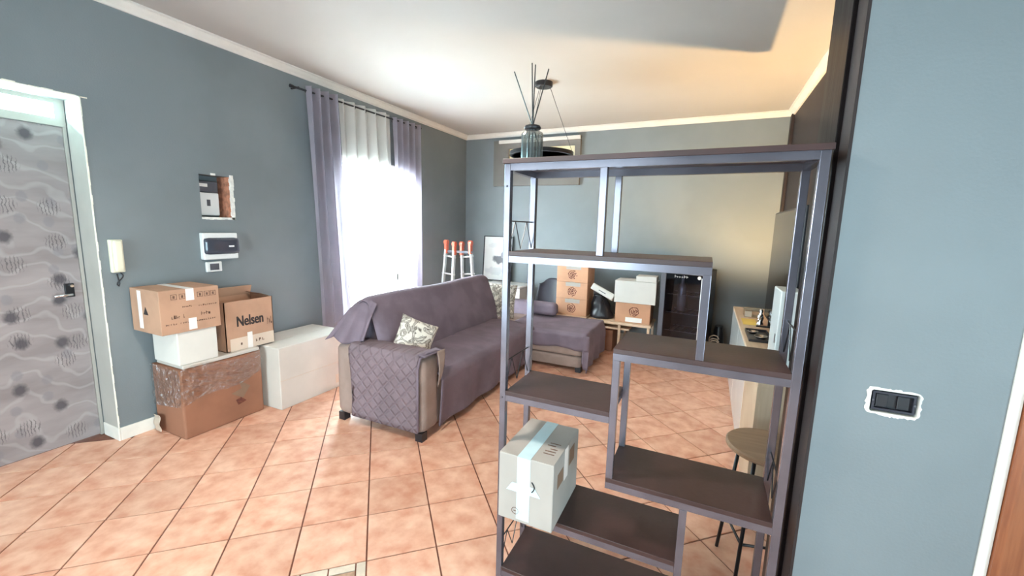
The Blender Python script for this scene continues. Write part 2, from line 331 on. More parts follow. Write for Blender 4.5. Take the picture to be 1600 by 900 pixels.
def wall_cells(axis, t0, t1, u0, u1, z0, z1, holes):
    """wall slab with thickness t0..t1 on axis ('x' or 'y'), spanning u and z, minus rectangular holes (ua,ub,za,zb,depth_keep)"""
    mb = MB(); us = sorted({u0, u1, *[h[0] for h in holes], *[h[1] for h in holes]}); zs = sorted({z0, z1, *[h[2] for h in holes], *[h[3] for h in holes]})
    for ua, ub in zip(us, us[1:]):
        for za, zb in zip(zs, zs[1:]):
            a0, a1 = t0, t1; skip = False
            for h in holes:
                if h[0] <= ua and ub <= h[1] and h[2] <= za and zb <= h[3]:
                    if h[4] is None: skip = True
                    else: a0, a1 = h[4]
            if skip: continue
            if axis == 'x': mb.box(a0, a1, ua, ub, za, zb)
            else: mb.box(ua, ub, a0, a1, za, zb)
    return mb

# ------------------------------------------------------------------ setting: shell
XL, XR, YB, ZC = -3.60, 0.765, 5.885, 2.94
YF = 1.50                      # face of the short wall beside the camera
YR = -2.40; XN = 2.0
DY0, DY1, DZ = 0.40, 1.318, 2.28          # entrance recess
WY0, WY1, WZ0, WZ1 = 3.36, 4.48, 0.06, 2.16     # window
struct('wall_left', wall_cells('x', XL - 0.26, XL, YR - 0.3, YB + 0.2, 0.0, ZC, [
    (DY0, DY1, 0.0, DZ, None), (WY0, WY1, WZ0, WZ1, None), (1.955, 2.185, 1.56, 1.89, (XL - 0.26, XL - 0.14))]), 'wall_paint')
struct('wall_back', MB().box(XL - 0.26, XR + 0.2, YB, YB + 0.2, 0, ZC), 'wall_paint')
struct('wall_right', MB().box(XR, XR + 0.15, 1.62, YB, 0, ZC), 'wall_dark')
SX0, SX1, SZ0, SZ1 = 0.468, 0.578, 1.041, 1.109          # hole of the wall box
struct('wall_front', wall_cells('y', YF, YF + 0.12, 0.342, XN, 0, ZC, [(SX0, SX1, SZ0, SZ1, (YF + 0.05, YF + 0.12)), (0.862, 1.70, 0.0, 2.12, None)]), 'wall_paint')
struct('wall_return', MB().box(0.342, XR, YF + 0.12, 1.86, 0, ZC), 'wall_dark')
struct('wall_rear', wall_cells('y', YR - 0.25, YR, XL, XN, 0, ZC, [(-3.1, -0.7, 0.15, 2.30, None)]), 'wall_paint')
struct('wall_side', wall_cells('x', XN, XN + 0.2, YR - 0.25, YF + 0.12, 0, ZC, [(-2.15, 0.25, 0.35, 1.75, None)]), 'wall_paint')
struct('ceiling', MB().box(XL - 0.3, XN + 0.2, YR - 0.3, YB + 0.2, ZC, ZC + 0.15), 'ceiling_paint')
# dark lacquered lining on the end of the short wall
panel = struct('trim_1', MB().box(0.322, 0.342, 1.60, 1.86, 0, ZC), 'lacquer_dark', bevel=0.003)
struct('trim_2', MB().box(0.334, 0.342, YF - 0.001, 1.60, 0, ZC), 'wall_dark')
struct('trim_3', MB().box(0.752, 0.776, YF - 0.004, YF, 0, 2.2), 'white_paint')
struct('trim_4', MB().box(0.735, XR, 5.80, YB, 0, ZC - 0.05), 'wall_dark', bevel=0.004)
# crown mouldings
def crown(name, poly, axis, a, b): struct(name, MB().prism(poly, axis, a, b), 'white_paint')
z = ZC; pr = lambda s, o: [(o, z), (o, z - 0.062), (o + s * 0.014, z - 0.062), (o + s * 0.020, z - 0.046), (o + s * 0.038, z - 0.030), (o + s * 0.050, z - 0.014), (o + s * 0.066, z - 0.010), (o + s * 0.066, z)]
crown('trim_5', pr(1, XL), 'y', YR, YB)
crown('trim_6', pr(-1, YB), 'x', XL, XR)
crown('trim_7', pr(-1, XR), 'y', 1.86, YB)
# skirting
struct('baseboard_left', MB().box(XL, XL + 0.012, DY1, WY0, 0, 0.092).box(XL, XL + 0.012, WY1, YB, 0, 0.092), 'skirting_white', bevel=0.003)
struct('baseboard_recess', MB().box(XL - 0.20, XL + 0.012, DY1 - 0.012, DY1, 0, 0.092), 'skirting_white', bevel=0.003)
struct('baseboard_back', MB().box(XL, XR, YB - 0.012, YB, 0, 0.092), 'skirting_white', bevel=0.003)
struct('baseboard_right', MB().box(XR - 0.012, XR, 1.86, YB, 0, 0.092), 'skirting_white', bevel=0.003)
# recess lining + ragged plaster bead
struct('trim_8', MB().box(XL - 0.20, XL, DY1 - 0.006, DY1, 0, DZ).box(XL - 0.20, XL, DY0, DY1, DZ - 0.006, DZ).box(XL - 0.20, XL, DY0, DY0 + 0.006, 0, DZ), 'reveal_paint')
bd = MB(); zz = 0.0
while zz < DZ:
    wd = 0.005 + 0.004 * random.random(); bd.box(XL - 0.002, XL + 0.003, DY1 - 0.007, DY1 - 0.006 + wd, zz, zz + 0.06); zz += 0.06
yy = DY0
while yy < DY1:
    wd = 0.005 + 0.006 * random.random(); bd.box(XL - 0.002, XL + 0.003, yy, yy + 0.05, DZ - 0.007, DZ - 0.006 + wd); yy += 0.05
struct('trim_9', bd, 'bead_white')

# ------------------------------------------------------------------ floor: grout bed and tiles
GA = math.radians(42.77); GS = 0.3219; GX, GY = -1.7445, 1.7604
floor = struct('floor', MB().box(XL - 0.26, XN, YR - 0.25, YB, -0.12, -0.005), 'grout')
ca, sa = math.cos(GA), math.sin(GA)
def gpt(i, j): return (GX + GS * (-(i * -ca - (-j) * -sa)), GY + GS * (-(i * -sa + (-j) * -ca)))
# grid vertex (i, j): i grows to the right, j towards the camera
def gpt(i, j):
    gs = -GS; ga = math.radians(-137.23); jj = -j
    return (GX + gs * (i * math.cos(ga) - jj * math.sin(ga)), GY + gs * (i * math.sin(ga) + jj * math.cos(ga)))
def clip(poly, x0, x1, y0, y1):
    for ax, lim, sg in ((0, x0, 1), (0, x1, -1), (1, y0, 1), (1, y1, -1)):
        out = []
        for k in range(len(poly)):
            p, q = poly[k], poly[(k + 1) % len(poly)]; dp = sg * (p[ax] - lim); dq = sg * (q[ax] - lim)
            if dp >= 0: out.append(p)
            if (dp >= 0) != (dq >= 0):
                t = dp / (dp - dq); out.append((p[0] + t * (q[0] - p[0]), p[1] + t * (q[1] - p[1])))
        poly = out
        if len(poly) < 3: return []
    return poly
def project(x, y, zc):
    d = Vector((x, y, zc - H)); dz = d.dot(fwd)
    if dz < 0.15: return None
    return (d.dot(right) / dz * 649.86 + 800, d.dot(down) / dz * 649.86 + 450, dz)
g = 0.0040
full_me = None; tiles = []
for i in range(-24, 25):
    for j in range(-24, 25):
        cs = [Vector(gpt(*q)) for q in ((i, j), (i + 1, j), (i + 1, j + 1), (i, j + 1))]
        c = sum(cs, Vector((0, 0))) / 4
        if not (XL - 0.45 < c.x < XN + 0.2 and YR - 0.2 < c.y < YB + 0.25): continue
        poly = [tuple(c + (p - c) * (1 - 2 * g / GS)) for p in cs]
        cp = clip(poly, XL - 0.235 if DY0 < c.y < DY1 else XL, XN if c.y < YF else XR, YR, YB)
        if len(cp) < 3: continue
        area2 = abs(sum(cp[k][0] * cp[(k + 1) % len(cp)][1] - cp[(k + 1) % len(cp)][0] * cp[k][1] for k in range(len(cp))))
        if area2 < 0.002: continue
        pj = project(c.x, c.y, 0); vis = pj is not None and -120 < pj[0] < 1500 and pj[1] < 1060
        tiles.append((i, j, c, cp, len(cp) == 4 and abs(area2 / 2 - (GS - 2 * g) ** 2) < 1e-4, vis, (pj[2] if pj else 99)))
def tile_mesh(poly, c, name):
    n = len(poly); e = 0.0008; vs = []
    for zz, k in ((-0.012, 1.0), (-0.0008, 1.0), (0.0, 1 - 2 * e / GS)):
        for p in poly: vs.append(((p[0] - c.x) * k, (p[1] - c.y) * k, zz))
    fs = [tuple(range(2 * n, 3 * n))] + [(a * n + k, a * n + (k + 1) % n, (a + 1) * n + (k + 1) % n, (a + 1) * n + k) for a in (0, 1) for k in range(n)]
    me = bpy.data.meshes.new(name); me.from_pydata(vs, [], fs); me.materials.append(MATS['terracotta'])
    b = bmesh.new(); b.from_mesh(me); bmesh.ops.recalc_face_normals(b, faces=b.faces[:]); b.to_mesh(me); b.free()
    if me.polygons[0].normal.z < 0: me.flip_normals()
    return me
DECOR = (-1, 2)
vis_t = sorted([t for t in tiles if t[5] and (t[0], t[1]) != DECOR], key=lambda t: t[6])
head, rest = vis_t[:300], vis_t[300:] + [t for t in tiles if not t[5]]
for i, j, c, cp, full, vis, dz in head:
    if full:
        if full_me is None: full_me = tile_mesh(cp, c, 'tile')
        me = full_me
    else: me = tile_mesh(cp, c, 'tile')
    o = bpy.data.objects.new('tile', me); COL.objects.link(o); o.parent = floor; o.location = (c.x, c.y, 0)
rm = MB()
for i, j, c, cp, full, vis, dz in rest:
    if (i, j) == DECOR: continue
    rm.prism(cp, 'z', -0.012, 0.0)
if rm.v: tag(rm.build('tile_field', 'terracotta', floor), kind='stuff')
# decorated tile: cream border pieces round a brown field
o0, ox, oy = Vector(gpt(*DECOR)), Vector(gpt(DECOR[0] + 1, DECOR[1])), Vector(gpt(DECOR[0], DECOR[1] + 1))
ex, ey = ox - o0, oy - o0
def dq(u0, u1, v0, v1): return [tuple(o0 + ex * u + ey * v) for u, v in ((u0, v0), (u1, v0), (u1, v1), (u0, v1))]
for (u0, u1, v0, v1, mt) in ((0.01, 0.13, 0.01, 0.49, 'tile_cream'), (0.01, 0.13, 0.51, 0.99, 'tile_cream'), (0.87, 0.99, 0.01, 0.49, 'tile_cream'), (0.87, 0.99, 0.51, 0.99, 'tile_cream'),
        (0.15, 0.49, 0.01, 0.13, 'tile_cream'), (0.51, 0.85, 0.01, 0.13, 'tile_cream'), (0.15, 0.49, 0.87, 0.99, 'tile_cream'), (0.51, 0.85, 0.87, 0.99, 'tile_cream'), (0.15, 0.85, 0.15, 0.85, 'tile_brown')):
    MB().prism(dq(u0, u1, v0, v1), 'z', -0.012, 0.0).build('mosaic_tile', mt, floor)

# ------------------------------------------------------------------ window, entrance door, openings
wn = struct('window_1', MB().box(XL - 0.20, XL - 0.13, WY0, WY0 + 0.06, WZ0, WZ1).box(XL - 0.20, XL - 0.13, WY1 - 0.06, WY1, WZ0, WZ1).box(XL - 0.20, XL - 0.13, WY0, WY1, WZ1 - 0.06, WZ1).box(XL - 0.20, XL - 0.13, WY0, WY1, WZ0, WZ0 + 0.06), 'white_paint', bevel=0.004)
wm = (WY0 + WY1) / 2
for a, b in ((WY0 + 0.06, wm), (wm, WY1 - 0.06)):
    sash = MB()
    for (c0, c1, d0, d1) in ((a, a + 0.05, WZ0 + 0.06, WZ1 - 0.06), (b - 0.05, b, WZ0 + 0.06, WZ1 - 0.06), (a, b, WZ0 + 0.06, WZ0 + 0.14), (a, b, WZ1 - 0.12, WZ1 - 0.06), (a, b, 0.80, 0.88)):
        sash.box(XL - 0.19, XL - 0.14, c0, c1, d0, d1)
    so = sash.build('sash', 'white_paint', wn)
    for d0, d1 in ((WZ0 + 0.14, 0.80), (0.88, WZ1 - 0.12)): MB().box(XL - 0.168, XL - 0.162, a + 0.05, b - 0.05, d0, d1).build('pane', 'window_glass', so)
MB().box(XL - 0.02, XL + 0.025, WY0 - 0.08, WY1 + 0.08, WZ1 + 0.02, WZ1 + 0.09).build('shutter_rail', 'white_paint', wn)

DX = XL - 0.225      # door face
dr = struct('door_1', MB().box(DX - 0.05, DX, DY0 + 0.02, DY1 - 0.022, 0.006, 2.105), 'door_wallpaper', bevel=0.004)
MB().box(DX - 0.05, DX + 0.008, DY1 - 0.022, DY1 - 0.006, 0, 2.13).box(DX - 0.05, DX + 0.008, DY0, DY0 + 0.02, 0, 2.13).box(DX - 0.05, DX + 0.012, DY0, DY1 - 0.006, 2.108, 2.135).build('door_frame', 'reveal_paint', dr)
dh = MB().box(DX, DX + 0.02, 1.205, 1.25, 1.01, 1.10).build('lock_plate', 'black_metal', dr, bevel=0.003)
MB().tube([(DX + 0.018, 1.225, 1.03), (DX + 0.05, 1.225, 1.03), (DX + 0.055, 1.21, 1.03), (DX + 0.055, 1.14, 1.028)], 0.008).build('handle', 'chrome', dh, smooth=True)
MB().tube([(DX + 0.018, 1.235, 1.085), (DX + 0.035, 1.235, 1.085)], 0.010).build('keyhole', 'chrome', dh)
tr_ = struct('window_2', MB().box(DX - 0.05, DX + 0.01, DY0, DY1 - 0.006, 2.135, 2.155).box(DX - 0.05, DX + 0.01, DY0, DY1 - 0.006, DZ - 0.036, DZ - 0.006).box(DX - 0.05, DX + 0.01, DY1 - 0.055, DY1 - 0.006, 2.155, DZ - 0.036).box(DX - 0.05, DX + 0.01, DY0, DY0 + 0.05, 2.155, DZ - 0.036), 'reveal_paint')
MB().box(DX - 0.03, DX - 0.024, DY0 + 0.05, DY1 - 0.055, 2.155, DZ - 0.036).build('pane', 'window_glass', tr_)
# assumed rear window, added unseen behind the camera to let light in
rw = MB()
for a, b, c, d in ((-3.1, -0.7, 0.15, 0.21), (-3.1, -0.7, 2.24, 2.30), (-3.1, -3.04, 0.21, 2.24), (-0.76, -0.7, 0.21, 2.24), (-1.94, -1.86, 0.21, 2.24)): rw.box(a, b, YR - 0.18, YR - 0.12, c, d)
rwo = struct('added_rear_window', rw, 'white_paint')
for a, b in ((-3.04, -1.94), (-1.86, -0.76)): MB().box(a, b, YR - 0.153, YR - 0.147, 0.21, 2.24).build('pane', 'window_glass', rwo)
rs = MB()  # side window, out of view, added to throw light on the left wall
for a, b, c, d in ((-2.15, 0.25, 0.35, 0.41), (-2.15, 0.25, 1.69, 1.75), (-2.15, -2.09, 0.41, 1.69), (0.19, 0.25, 0.41, 1.69), (-0.99, -0.91, 0.41, 1.69)): rs.box(XN + 0.07, XN + 0.13, a, b, c, d)
rso = struct('added_side_window', rs, 'white_paint')
for a, b in ((-2.09, -0.99), (-0.91, 0.19)): MB().box(XN + 0.097, XN + 0.103, a, b, 0.41, 1.69).build('pane', 'window_glass', rso)
# wooden door at the right edge
cs = MB().prism([(0.778, YF), (0.778, YF - 0.014), (0.790, YF - 0.022), (0.845, YF - 0.022), (0.852, YF - 0.016), (0.868, YF - 0.016), (0.868, YF)], 'z', 0, 2.20)
cs.prism([(1.698, YF), (1.698, YF - 0.016), (1.715, YF - 0.022), (1.77, YF - 0.022), (1.784, YF - 0.014), (1.784, YF)], 'z', 0, 2.20).box(0.868, 1.698, YF - 0.022, YF, 2.11, 2.20)
d2 = struct('door_2', cs, 'door_wood')
MB().box(0.862, 0.886, YF + 0.001, YF + 0.119, 0, 2.12).box(1.676, 1.70, YF + 0.001, YF + 0.119, 0, 2.12).box(0.886, 1.676, YF + 0.001, YF + 0.119, 2.095, 2.12).build('jamb', 'door_wood', d2)
lf = MB().box(0.888, 1.674, YF + 0.03, YF + 0.075, 0.006, 2.093).build('leaf', 'door_wood', d2, bevel=0.003)
for a, b in ((0.15, 0.95), (1.1, 1.95)): MB().box(1.0, 1.56, YF + 0.018, YF + 0.031, a, b).build('panel', 'door_wood', lf, bevel=0.006)

# ------------------------------------------------------------------ shelving unit
SF, SB, T = 1.45, 1.73, 0.025
sh = thing('shelving_unit', 'tall dark open shelving unit with staggered boards and thin metal posts', 'shelf', (-0.215, 1.59, 0))
XA, XZ = -0.718, 0.288
def posts(x, z0, z1):
    for y in (SF, SB - T): MB().box(x, x + T, y, y + T, z0, z1).build('post', 'metal_dark', sh, bevel=0.0015)
posts(XA, 0, 1.782); posts(XZ - T, 0, 1.782)
posts(-0.354, 1.455, 1.757); posts(-0.006, 1.131, 1.412); posts(-0.272, 0.635, 1.088); posts(-0.012, 0.09, 0.592)
def board(x0, x1, zt, over=0.0):
    b = MB().box(x0 - over, x1 + over, SF - over, SB + over, zt - 0.018, zt).build('shelf_board', 'board_dark', sh, bevel=0.0015)
    for y in (SF, SB - T): MB().box(x0 + (0.0 if x0 > XA + T else 0), x1, y + 0.001, y + T - 0.001, zt - 0.043, zt - 0.018).build('rail', 'metal_dark', b)
    for x in (x0, x1 - T): MB().box(x + 0.001, x + T - 0.001, SF + T, SB - T, zt - 0.043, zt - 0.018).build('rail', 'metal_dark', b)
    return b
board(XA, XZ, 1.80, 0.006)
board(XA + T, 0.019, 1.455)
board(-0.272, XZ - T, 1.131)
board(XA + T, -0.2725, 0.890)
board(-0.272, XZ - T, 0.635)
board(XA + T, -0.0125, 0.385)
board(XA + T, XZ - T, 0.090)
def guard(x, zt, h=0.115):
    gm = MB().tube([(x, SF + T, zt + h), (x, SB - T, zt + h)], 0.003, 6); n = 4; d = (SB - SF - 2 * T) / n
    for k in range(n):
        a, b = (0.004, h) if k % 2 == 0 else (h, 0.004)
        gm.tube([(x, SF + T + k * d, zt + a), (x, SF + T + (k + 1) * d, zt + b)], 0.0022, 6)
    gm.build('side_guard', 'black_metal', sh)
for zt in (1.455, 0.890, 0.385, 0.09): guard(XA + T / 2, zt)
for zt in (1.131, 0.635): guard(XZ - T / 2, zt)
for zt in (1.70, 0.86, 0.60): MB().tube([(XA + T / 2, SF - 0.0015, zt), (XA + T / 2, SF + 0.002, zt)], 0.004, 8).build('bolt', 'black_metal', sh)

# ------------------------------------------------------------------ carton helper
def carton(name, label, x0, x1, y0, y1, z0, z1, m, group=None, bevel=0.004, flaps=True):
    t = thing(name, label, 'box', ((x0 + x1) / 2, (y0 + y1) / 2, z0), 0, group)
    MB().box(x0, x1, y0, y1, z0, z1).build('body', m, t, bevel=bevel)
    if flaps:
        long_y = (y1 - y0) > (x1 - x0); e = 0.0012
        if long_y:
            c = (x0 + x1) / 2; MB().box(x0 + 0.002, c - 0.001, y0 + 0.002, y1 - 0.002, z1 - 0.001, z1 + e).build('flap', m, t); MB().box(c + 0.001, x1 - 0.002, y0 + 0.002, y1 - 0.002, z1 - 0.001, z1 + e).build('flap', m, t)
        else:
            c = (y0 + y1) / 2; MB().box(x0 + 0.002, x1 - 0.002, y0 + 0.002, c - 0.001, z1 - 0.001, z1 + e).build('flap', m, t); MB().box(x0 + 0.002, x1 - 0.002, c + 0.001, y1 - 0.002, z1 - 0.001, z1 + e).build('flap', m, t)
    return t
def bars_x(t, x, y0, y1, z, h, n, m='print_brown', name='print'):
    """a line of small printed marks on a face looking along +x"""
    mb = MB(); d = (y1 - y0) / n
    for k in range(n):
        if random.random() < 0.12: continue
        ww = d * random.uniform(0.45, 0.8); hh = h * random.uniform(0.6, 1.0); yk = y0 + k * d
        mb.box(x, x + 0.0008, yk, yk + ww * 0.35, z, z + hh); mb.box(x, x + 0.0008, yk, yk + ww, z + hh * random.choice((0.0, 0.42, 0.8)), z + hh * random.choice((0.25, 0.6, 1.0)))
    return mb.build(name, m, t)
# --- carton on the shelving unit
bx = carton('cardboard_box', 'pale cardboard box with bluish tape standing on the shelving unit', -0.680, -0.450, 1.382, 1.712, 0.3855, 0.664, 'carton_pale')
MB().box(-0.600, -0.545, 1.3805, 1.382, 0.40, 0.664).build('tape', 'tape_clear', bx)
MB().box(-0.600, -0.545, 1.381, 1.712, 0.6652, 0.6662).build('tape', 'tape_clear', bx)
MB().prism([(-0.645, 0.516), (-0.620, 0.552), (-0.525, 0.552), (-0.500, 0.516)], 'y', 1.3795, 1.3806).build('tape', 'tape_clear', bx)
MB().box(-0.52, -0.475, 1.45, 1.455, 0.6652, 0.6660).box(-0.52, -0.475, 1.47, 1.476, 0.6652, 0.6660).box(-0.505, -0.475, 1.49, 1.496, 0.6652, 0.6660).box(-0.525, -0.490, 1.515, 1.521, 0.6652, 0.6660).box(-0.52, -0.475, 1.535, 1.54, 0.6652, 0.6660).build('print', 'print_brown', bx)
MB().box(-0.450, -0.4492, 1.43, 1.50, 0.54, 0.60).box(-0.450, -0.4492, 1.58, 1.65, 0.56, 0.63).build('print', 'carton_dark', bx)
MB().box(-0.450, -0.4488, 1.515, 1.56, 0.53, 0.664).build('tape', 'tape_white', bx)
ring = MB()
for k in range(14):
    a0 = 2 * math.pi * k / 14; a1 = 2 * math.pi * (k + 0.75) / 14
    ring.bar((-0.605 + 0.014 * math.cos(a0), 1.3811, 0.432 + 0.014 * math.sin(a0)), (-0.605 + 0.014 * math.cos(a1), 1.3811, 0.432 + 0.014 * math.sin(a1)), 0.002)
ring.bar((-0.611, 1.3811, 0.432), (-0.599, 1.3811, 0.432), 0.002).build('print', 'print_brown', bx)
hk = MB().tube([(-0.537 + 0.012 * math.sin(t * 0.5), 1.379, 0.575 - 0.007 * t) for t in range(7)], 0.0025, 6)
hk.build('loose_strip', 'black_plastic', bx)

# ------------------------------------------------------------------ stack by the entrance
big = carton('moving_box', 'large brown cardboard box wrapped in shiny stretch film standing on the floor', -3.565, -3.205, 1.52, 2.095, 0.0, 0.505, 'carton_orange', bevel=0.012)
MB().grid(lambda u, v: (-3.199 + 0.010 * noise.noise(Vector((u * 11 + v * 6, v * 9, 1))), 1.516 + 0.583 * u, 0.24 + 0.10 * u + 0.02 * math.sin(u * 7) + (0.27 - 0.10 * u) * v), 60, 40).build('stretch_film', 'stretch_film', big, smooth=True)
MB().grid(lambda u, v: (-3.567 + 0.364 * u, 1.512 + 0.010 * noise.noise(Vector((u * 9 + v * 5, v * 9, 5))), 0.20 + 0.04 * u + (0.31 - 0.04 * u) * v), 40, 40).build('stretch_film', 'stretch_film', big, smooth=True)
MB().grid(lambda u, v: (-3.555 + 0.12 * u, 1.50 - 0.02 * u + 0.006 * math.sin(9 * v), 0.13 - 0.125 * v + 0.02 * u), 8, 8, 0.002).build('loose_flap', 'carton_light', big, smooth=True)
MB().prism([(1.845, 0.225), (1.93, 0.165), (1.99, 0.245), (1.905, 0.315), (1.925, 0.245)], 'x', -3.2055, -3.2040).build('print', 'carton_dark', big)
MB().prism([(1.875, 0.165), (1.915, 0.175), (1.955, 0.135), (1.89, 0.12)], 'x', -3.2055, -3.2040).build('print', 'print_red', big)
bars_x(big, -3.2054, 1.80, 1.96, 0.335, 0.010, 14, 'carton_dark'); bars_x(big, -3.2054, 1.80, 1.92, 0.355, 0.008, 10, 'carton_dark')
slab = MB().box(-3.545, -3.215, 1.545, 2.09, 0.5085, 0.536).build('foam_board', 'cardboard_cream', None, bevel=0.004)
tag(recenter(slab), 'flat cream board lying on top of the film wrapped box', 'board')
wb = carton('white_box', 'plain white box between the film wrapped box and a brown printed carton', -3.535, -3.220, 1.53, 1.785, 0.5365, 0.772, 'cardboard_white', bevel=0.006)
c1 = carton('printed_carton', 'brown carton with printed symbols and white tape, topmost by the entrance', -3.555, -3.200, 1.437, 1.808, 0.7735, 1.070, 'carton')
XF = -3.2
MB().box(XF, XF + 0.0012, 1.595, 1.645, 0.99, 1.070).build('tape', 'tape_white', c1)
MB().box(XF, XF + 0.0012, 1.60, 1.65, 0.785, 0.865).build('tape', 'tape_white', c1)
MB().box(-3.555, -3.2, 1.595, 1.645, 1.0715, 1.0725).build('tape', 'tape_white', c1)
pm = MB()
for yk in (1.505, 1.555, 1.665, 1.71, 1.75):
    for a, b, c, d in ((0, 0.036, 0, 0.003), (0, 0.036, 0.033, 0.036), (0, 0.003, 0, 0.036), (0.033, 0.036, 0, 0.036), (0.012, 0.024, 0.008, 0.026)): pm.box(XF, XF + 0.0008, yk + a, yk + b, 1.005 + c, 1.005 + d)
pm.build('print', 'print_brown', c1)
bars_x(c1, XF, 1.57, 1.63, 0.945, 0.012, 6); bars_x(c1, XF, 1.67, 1.79, 0.94, 0.012, 9); bars_x(c1, XF, 1.50, 1.585, 0.875, 0.026, 6); bars_x(c1, XF, 1.665, 1.745, 0.875, 0.026, 5); bars_x(c1, XF, 1.465, 1.78, 0.835, 0.012, 22)
MB().prism([(-3.40, 0.90), (-3.34, 0.90), (-3.37, 0.955)], 'y', 1.4362, 1.437).build('print', 'print_black', c1)
MB().box(-3.46, -3.415, 1.4358, 1.437, 0.80, 1.06).build('tape', 'tape_white', c1)
# open box with lettering
nb = thing('open_carton', 'open brown cardboard box lettered Nelsen with its flaps pulled up', 'box', (-3.40, 2.05, 0.5365))
nx0, nx1, ny0, ny1, nz0, nz1, tk = -3.53, -3.25, 1.862, 2.248, 0.5365, 0.925, 0.006
MB().box(nx1 - tk, nx1, ny0, ny1, nz0, nz1).box(nx0, nx0 + tk, ny0, ny1, nz0, nz1).box(nx0, nx1, ny0, ny0 + tk, nz0, nz1).box(nx0, nx1, ny1 - tk, ny1, nz0, nz1).box(nx0, nx1, ny0, ny1, nz0, nz0 + tk).build('body', 'carton', nb)
MB().bar((nx0 + 0.003, (ny0 + ny1) / 2, nz1), (nx0 + 0.03, (ny0 + ny1) / 2, nz1 + 0.075), 0.005, ny1 - ny0 - 0.01).build('flap', 'carton', nb)
MB().add([(nx0 + 0.01, ny1 - 0.003, nz1), (nx1 - 0.01, ny1 - 0.003, nz1), (nx1 - 0.03, ny1 - 0.07, nz1 + 0.03), (nx0 + 0.03, ny1 - 0.07, nz1 + 0.03)], [(0, 1, 2, 3)]).build('flap', 'carton', nb)
MB().box(nx0 + 0.01, nx1 - 0.012, ny0 + 0.01, ny1 - 0.01, nz1 - 0.09, nz1 - 0.082).build('inner_flap', 'carton_dark', nb)
text_mesh('lettering', 'Nelsen', 0.115, 'print_black', nb, (nx1 + 0.0006, 1.945, 0.725), (0, 1, 0.0), (0, 0, 1), 0.0016, 0.215)
text_mesh('lettering', 'Nelsen', 0.115, 'print_black', nb, (nx1 + 0.0009, 1.9485, 0.7255), (0, 1, 0.0), (0, 0, 1), 0.0016, 0.215)
MB().box(nx1, nx1 + 0.0008, ny0 + 0.03, ny1 - 0.002, 0.5375, 0.635).build('label_band', 'carton_light', nb)
MB().box(nx1 + 0.0008, nx1 + 0.0016, 2.025, 2.065, 0.5375, 0.665).build('tape', 'tape_white', nb)
bars_x(nb, nx1 + 0.0008, 1.93, 2.01, 0.575, 0.028, 4); bars_x(nb, nx1 + 0.0008, 2.09, 2.17, 0.575, 0.03, 3); bars_x(nb, nx1, 2.195, 2.24, 0.70, 0.06, 3)
# long white box
wl = carton('long_white_box', 'long low white cardboard box lying on the floor behind the sofa end', -3.55, -3.06, 2.145, 2.87, 0.0, 0.522, 'cardboard_cream', bevel=0.006, flaps=False)
MB().box(-3.545, -3.29, 2.15, 2.865, 0.521, 0.5245).build('flap', 'cardboard_white', wl)
MB().box(-3.285, -3.064, 2.15, 2.865, 0.521, 0.5245).build('flap', 'cardboard_white', wl)
MB().box(-3.0605, -3.058, 2.148, 2.868, 0.245, 0.248).build('seam', 'carton_light', wl)
MB().box(-3.0605, -3.0585, 2.70, 2.735, 0.05, 0.13).build('print', 'carton_light', wl)

# ------------------------------------------------------------------ sofa
sf = thing('corner_sofa', 'large corner sofa with chaise under grey-brown slipcovers', 'sofa', (-2.0, 3.7, 0))
def part(mb, name, m, **k): return mb.build(name, m, sf, smooth=True, **k)
part(MB().soft(-2.54, -1.73, 2.42, 5.05, 0.06, 0.40, 0.03, 8), 'base', 'sofa_body')
part(MB().soft(-2.55, -1.715, 2.25, 2.46, 0.055, 0.625, 0.055, 14, 0.003, 6), 'armrest', 'sofa_body')
part(MB().soft(-2.50, -1.84, 5.02, 5.26, 0.055, 0.56, 0.06, 12, 0.004, 6), 'armrest', 'sofa_cover')
# chaise
part(MB().soft(-1.76, -1.125, 4.222, 5.02, 0.045, 0.175, 0.025, 8), 'chaise_base', 'sofa_body')
part(MB().soft(-1.76, -1.12, 4.215, 5.02, 0.175, 0.385, 0.035, 10, 0.003, 6), 'chaise_cushion', 'sofa_body')
def chaise_cover(u, v):
    # u along x from the seat to past the end (drop), v along y
    s = u * 1.30; y = 4.205 + 0.83 * v
    if s < 0.93: x, zz = -2.02 + s, 0.432
    else:
        t = (s - 0.93) / 0.37; x = -1.09 + 0.045 * math.sin(min(t * 3.2, 1.57)); zz = 0.432 - 0.355 * t if t > 0.06 else 0.432 - 0.16 * t
    zz += 0.008 * noise.noise(Vector((x * 4, y * 4, 0)))
    if v < 0.06 and s > 0.32: zz -= 0.06 * (1 - v / 0.06)
    if s > 0.93: x += 0.012 * math.sin(y * 22) * (s - 0.93) / 0.37
    return (x, y, zz)
part(MB().grid(chaise_cover, 52, 30, 0.012), 'chaise_cover', 'sofa_cover')
part(MB().grid(lambda u, v: (-1.745 + 0.70 * u, 4.203 + 0.004 * math.sin(u * 30), 0.415 - (0.155 + 0.012 * math.sin(u * 9)) * v), 24, 6, 0.006), 'chaise_cover_edge', 'sofa_cover')
part(MB().grid(lambda u, v: (-1.11 + 0.07 * u, 4.20 + 0.012 * math.sin(v * 5), 0.42 - (0.36 if u > 0.2 else 0.30) * v), 8, 12, 0.008), 'chaise_cover_corner', 'sofa_cover')
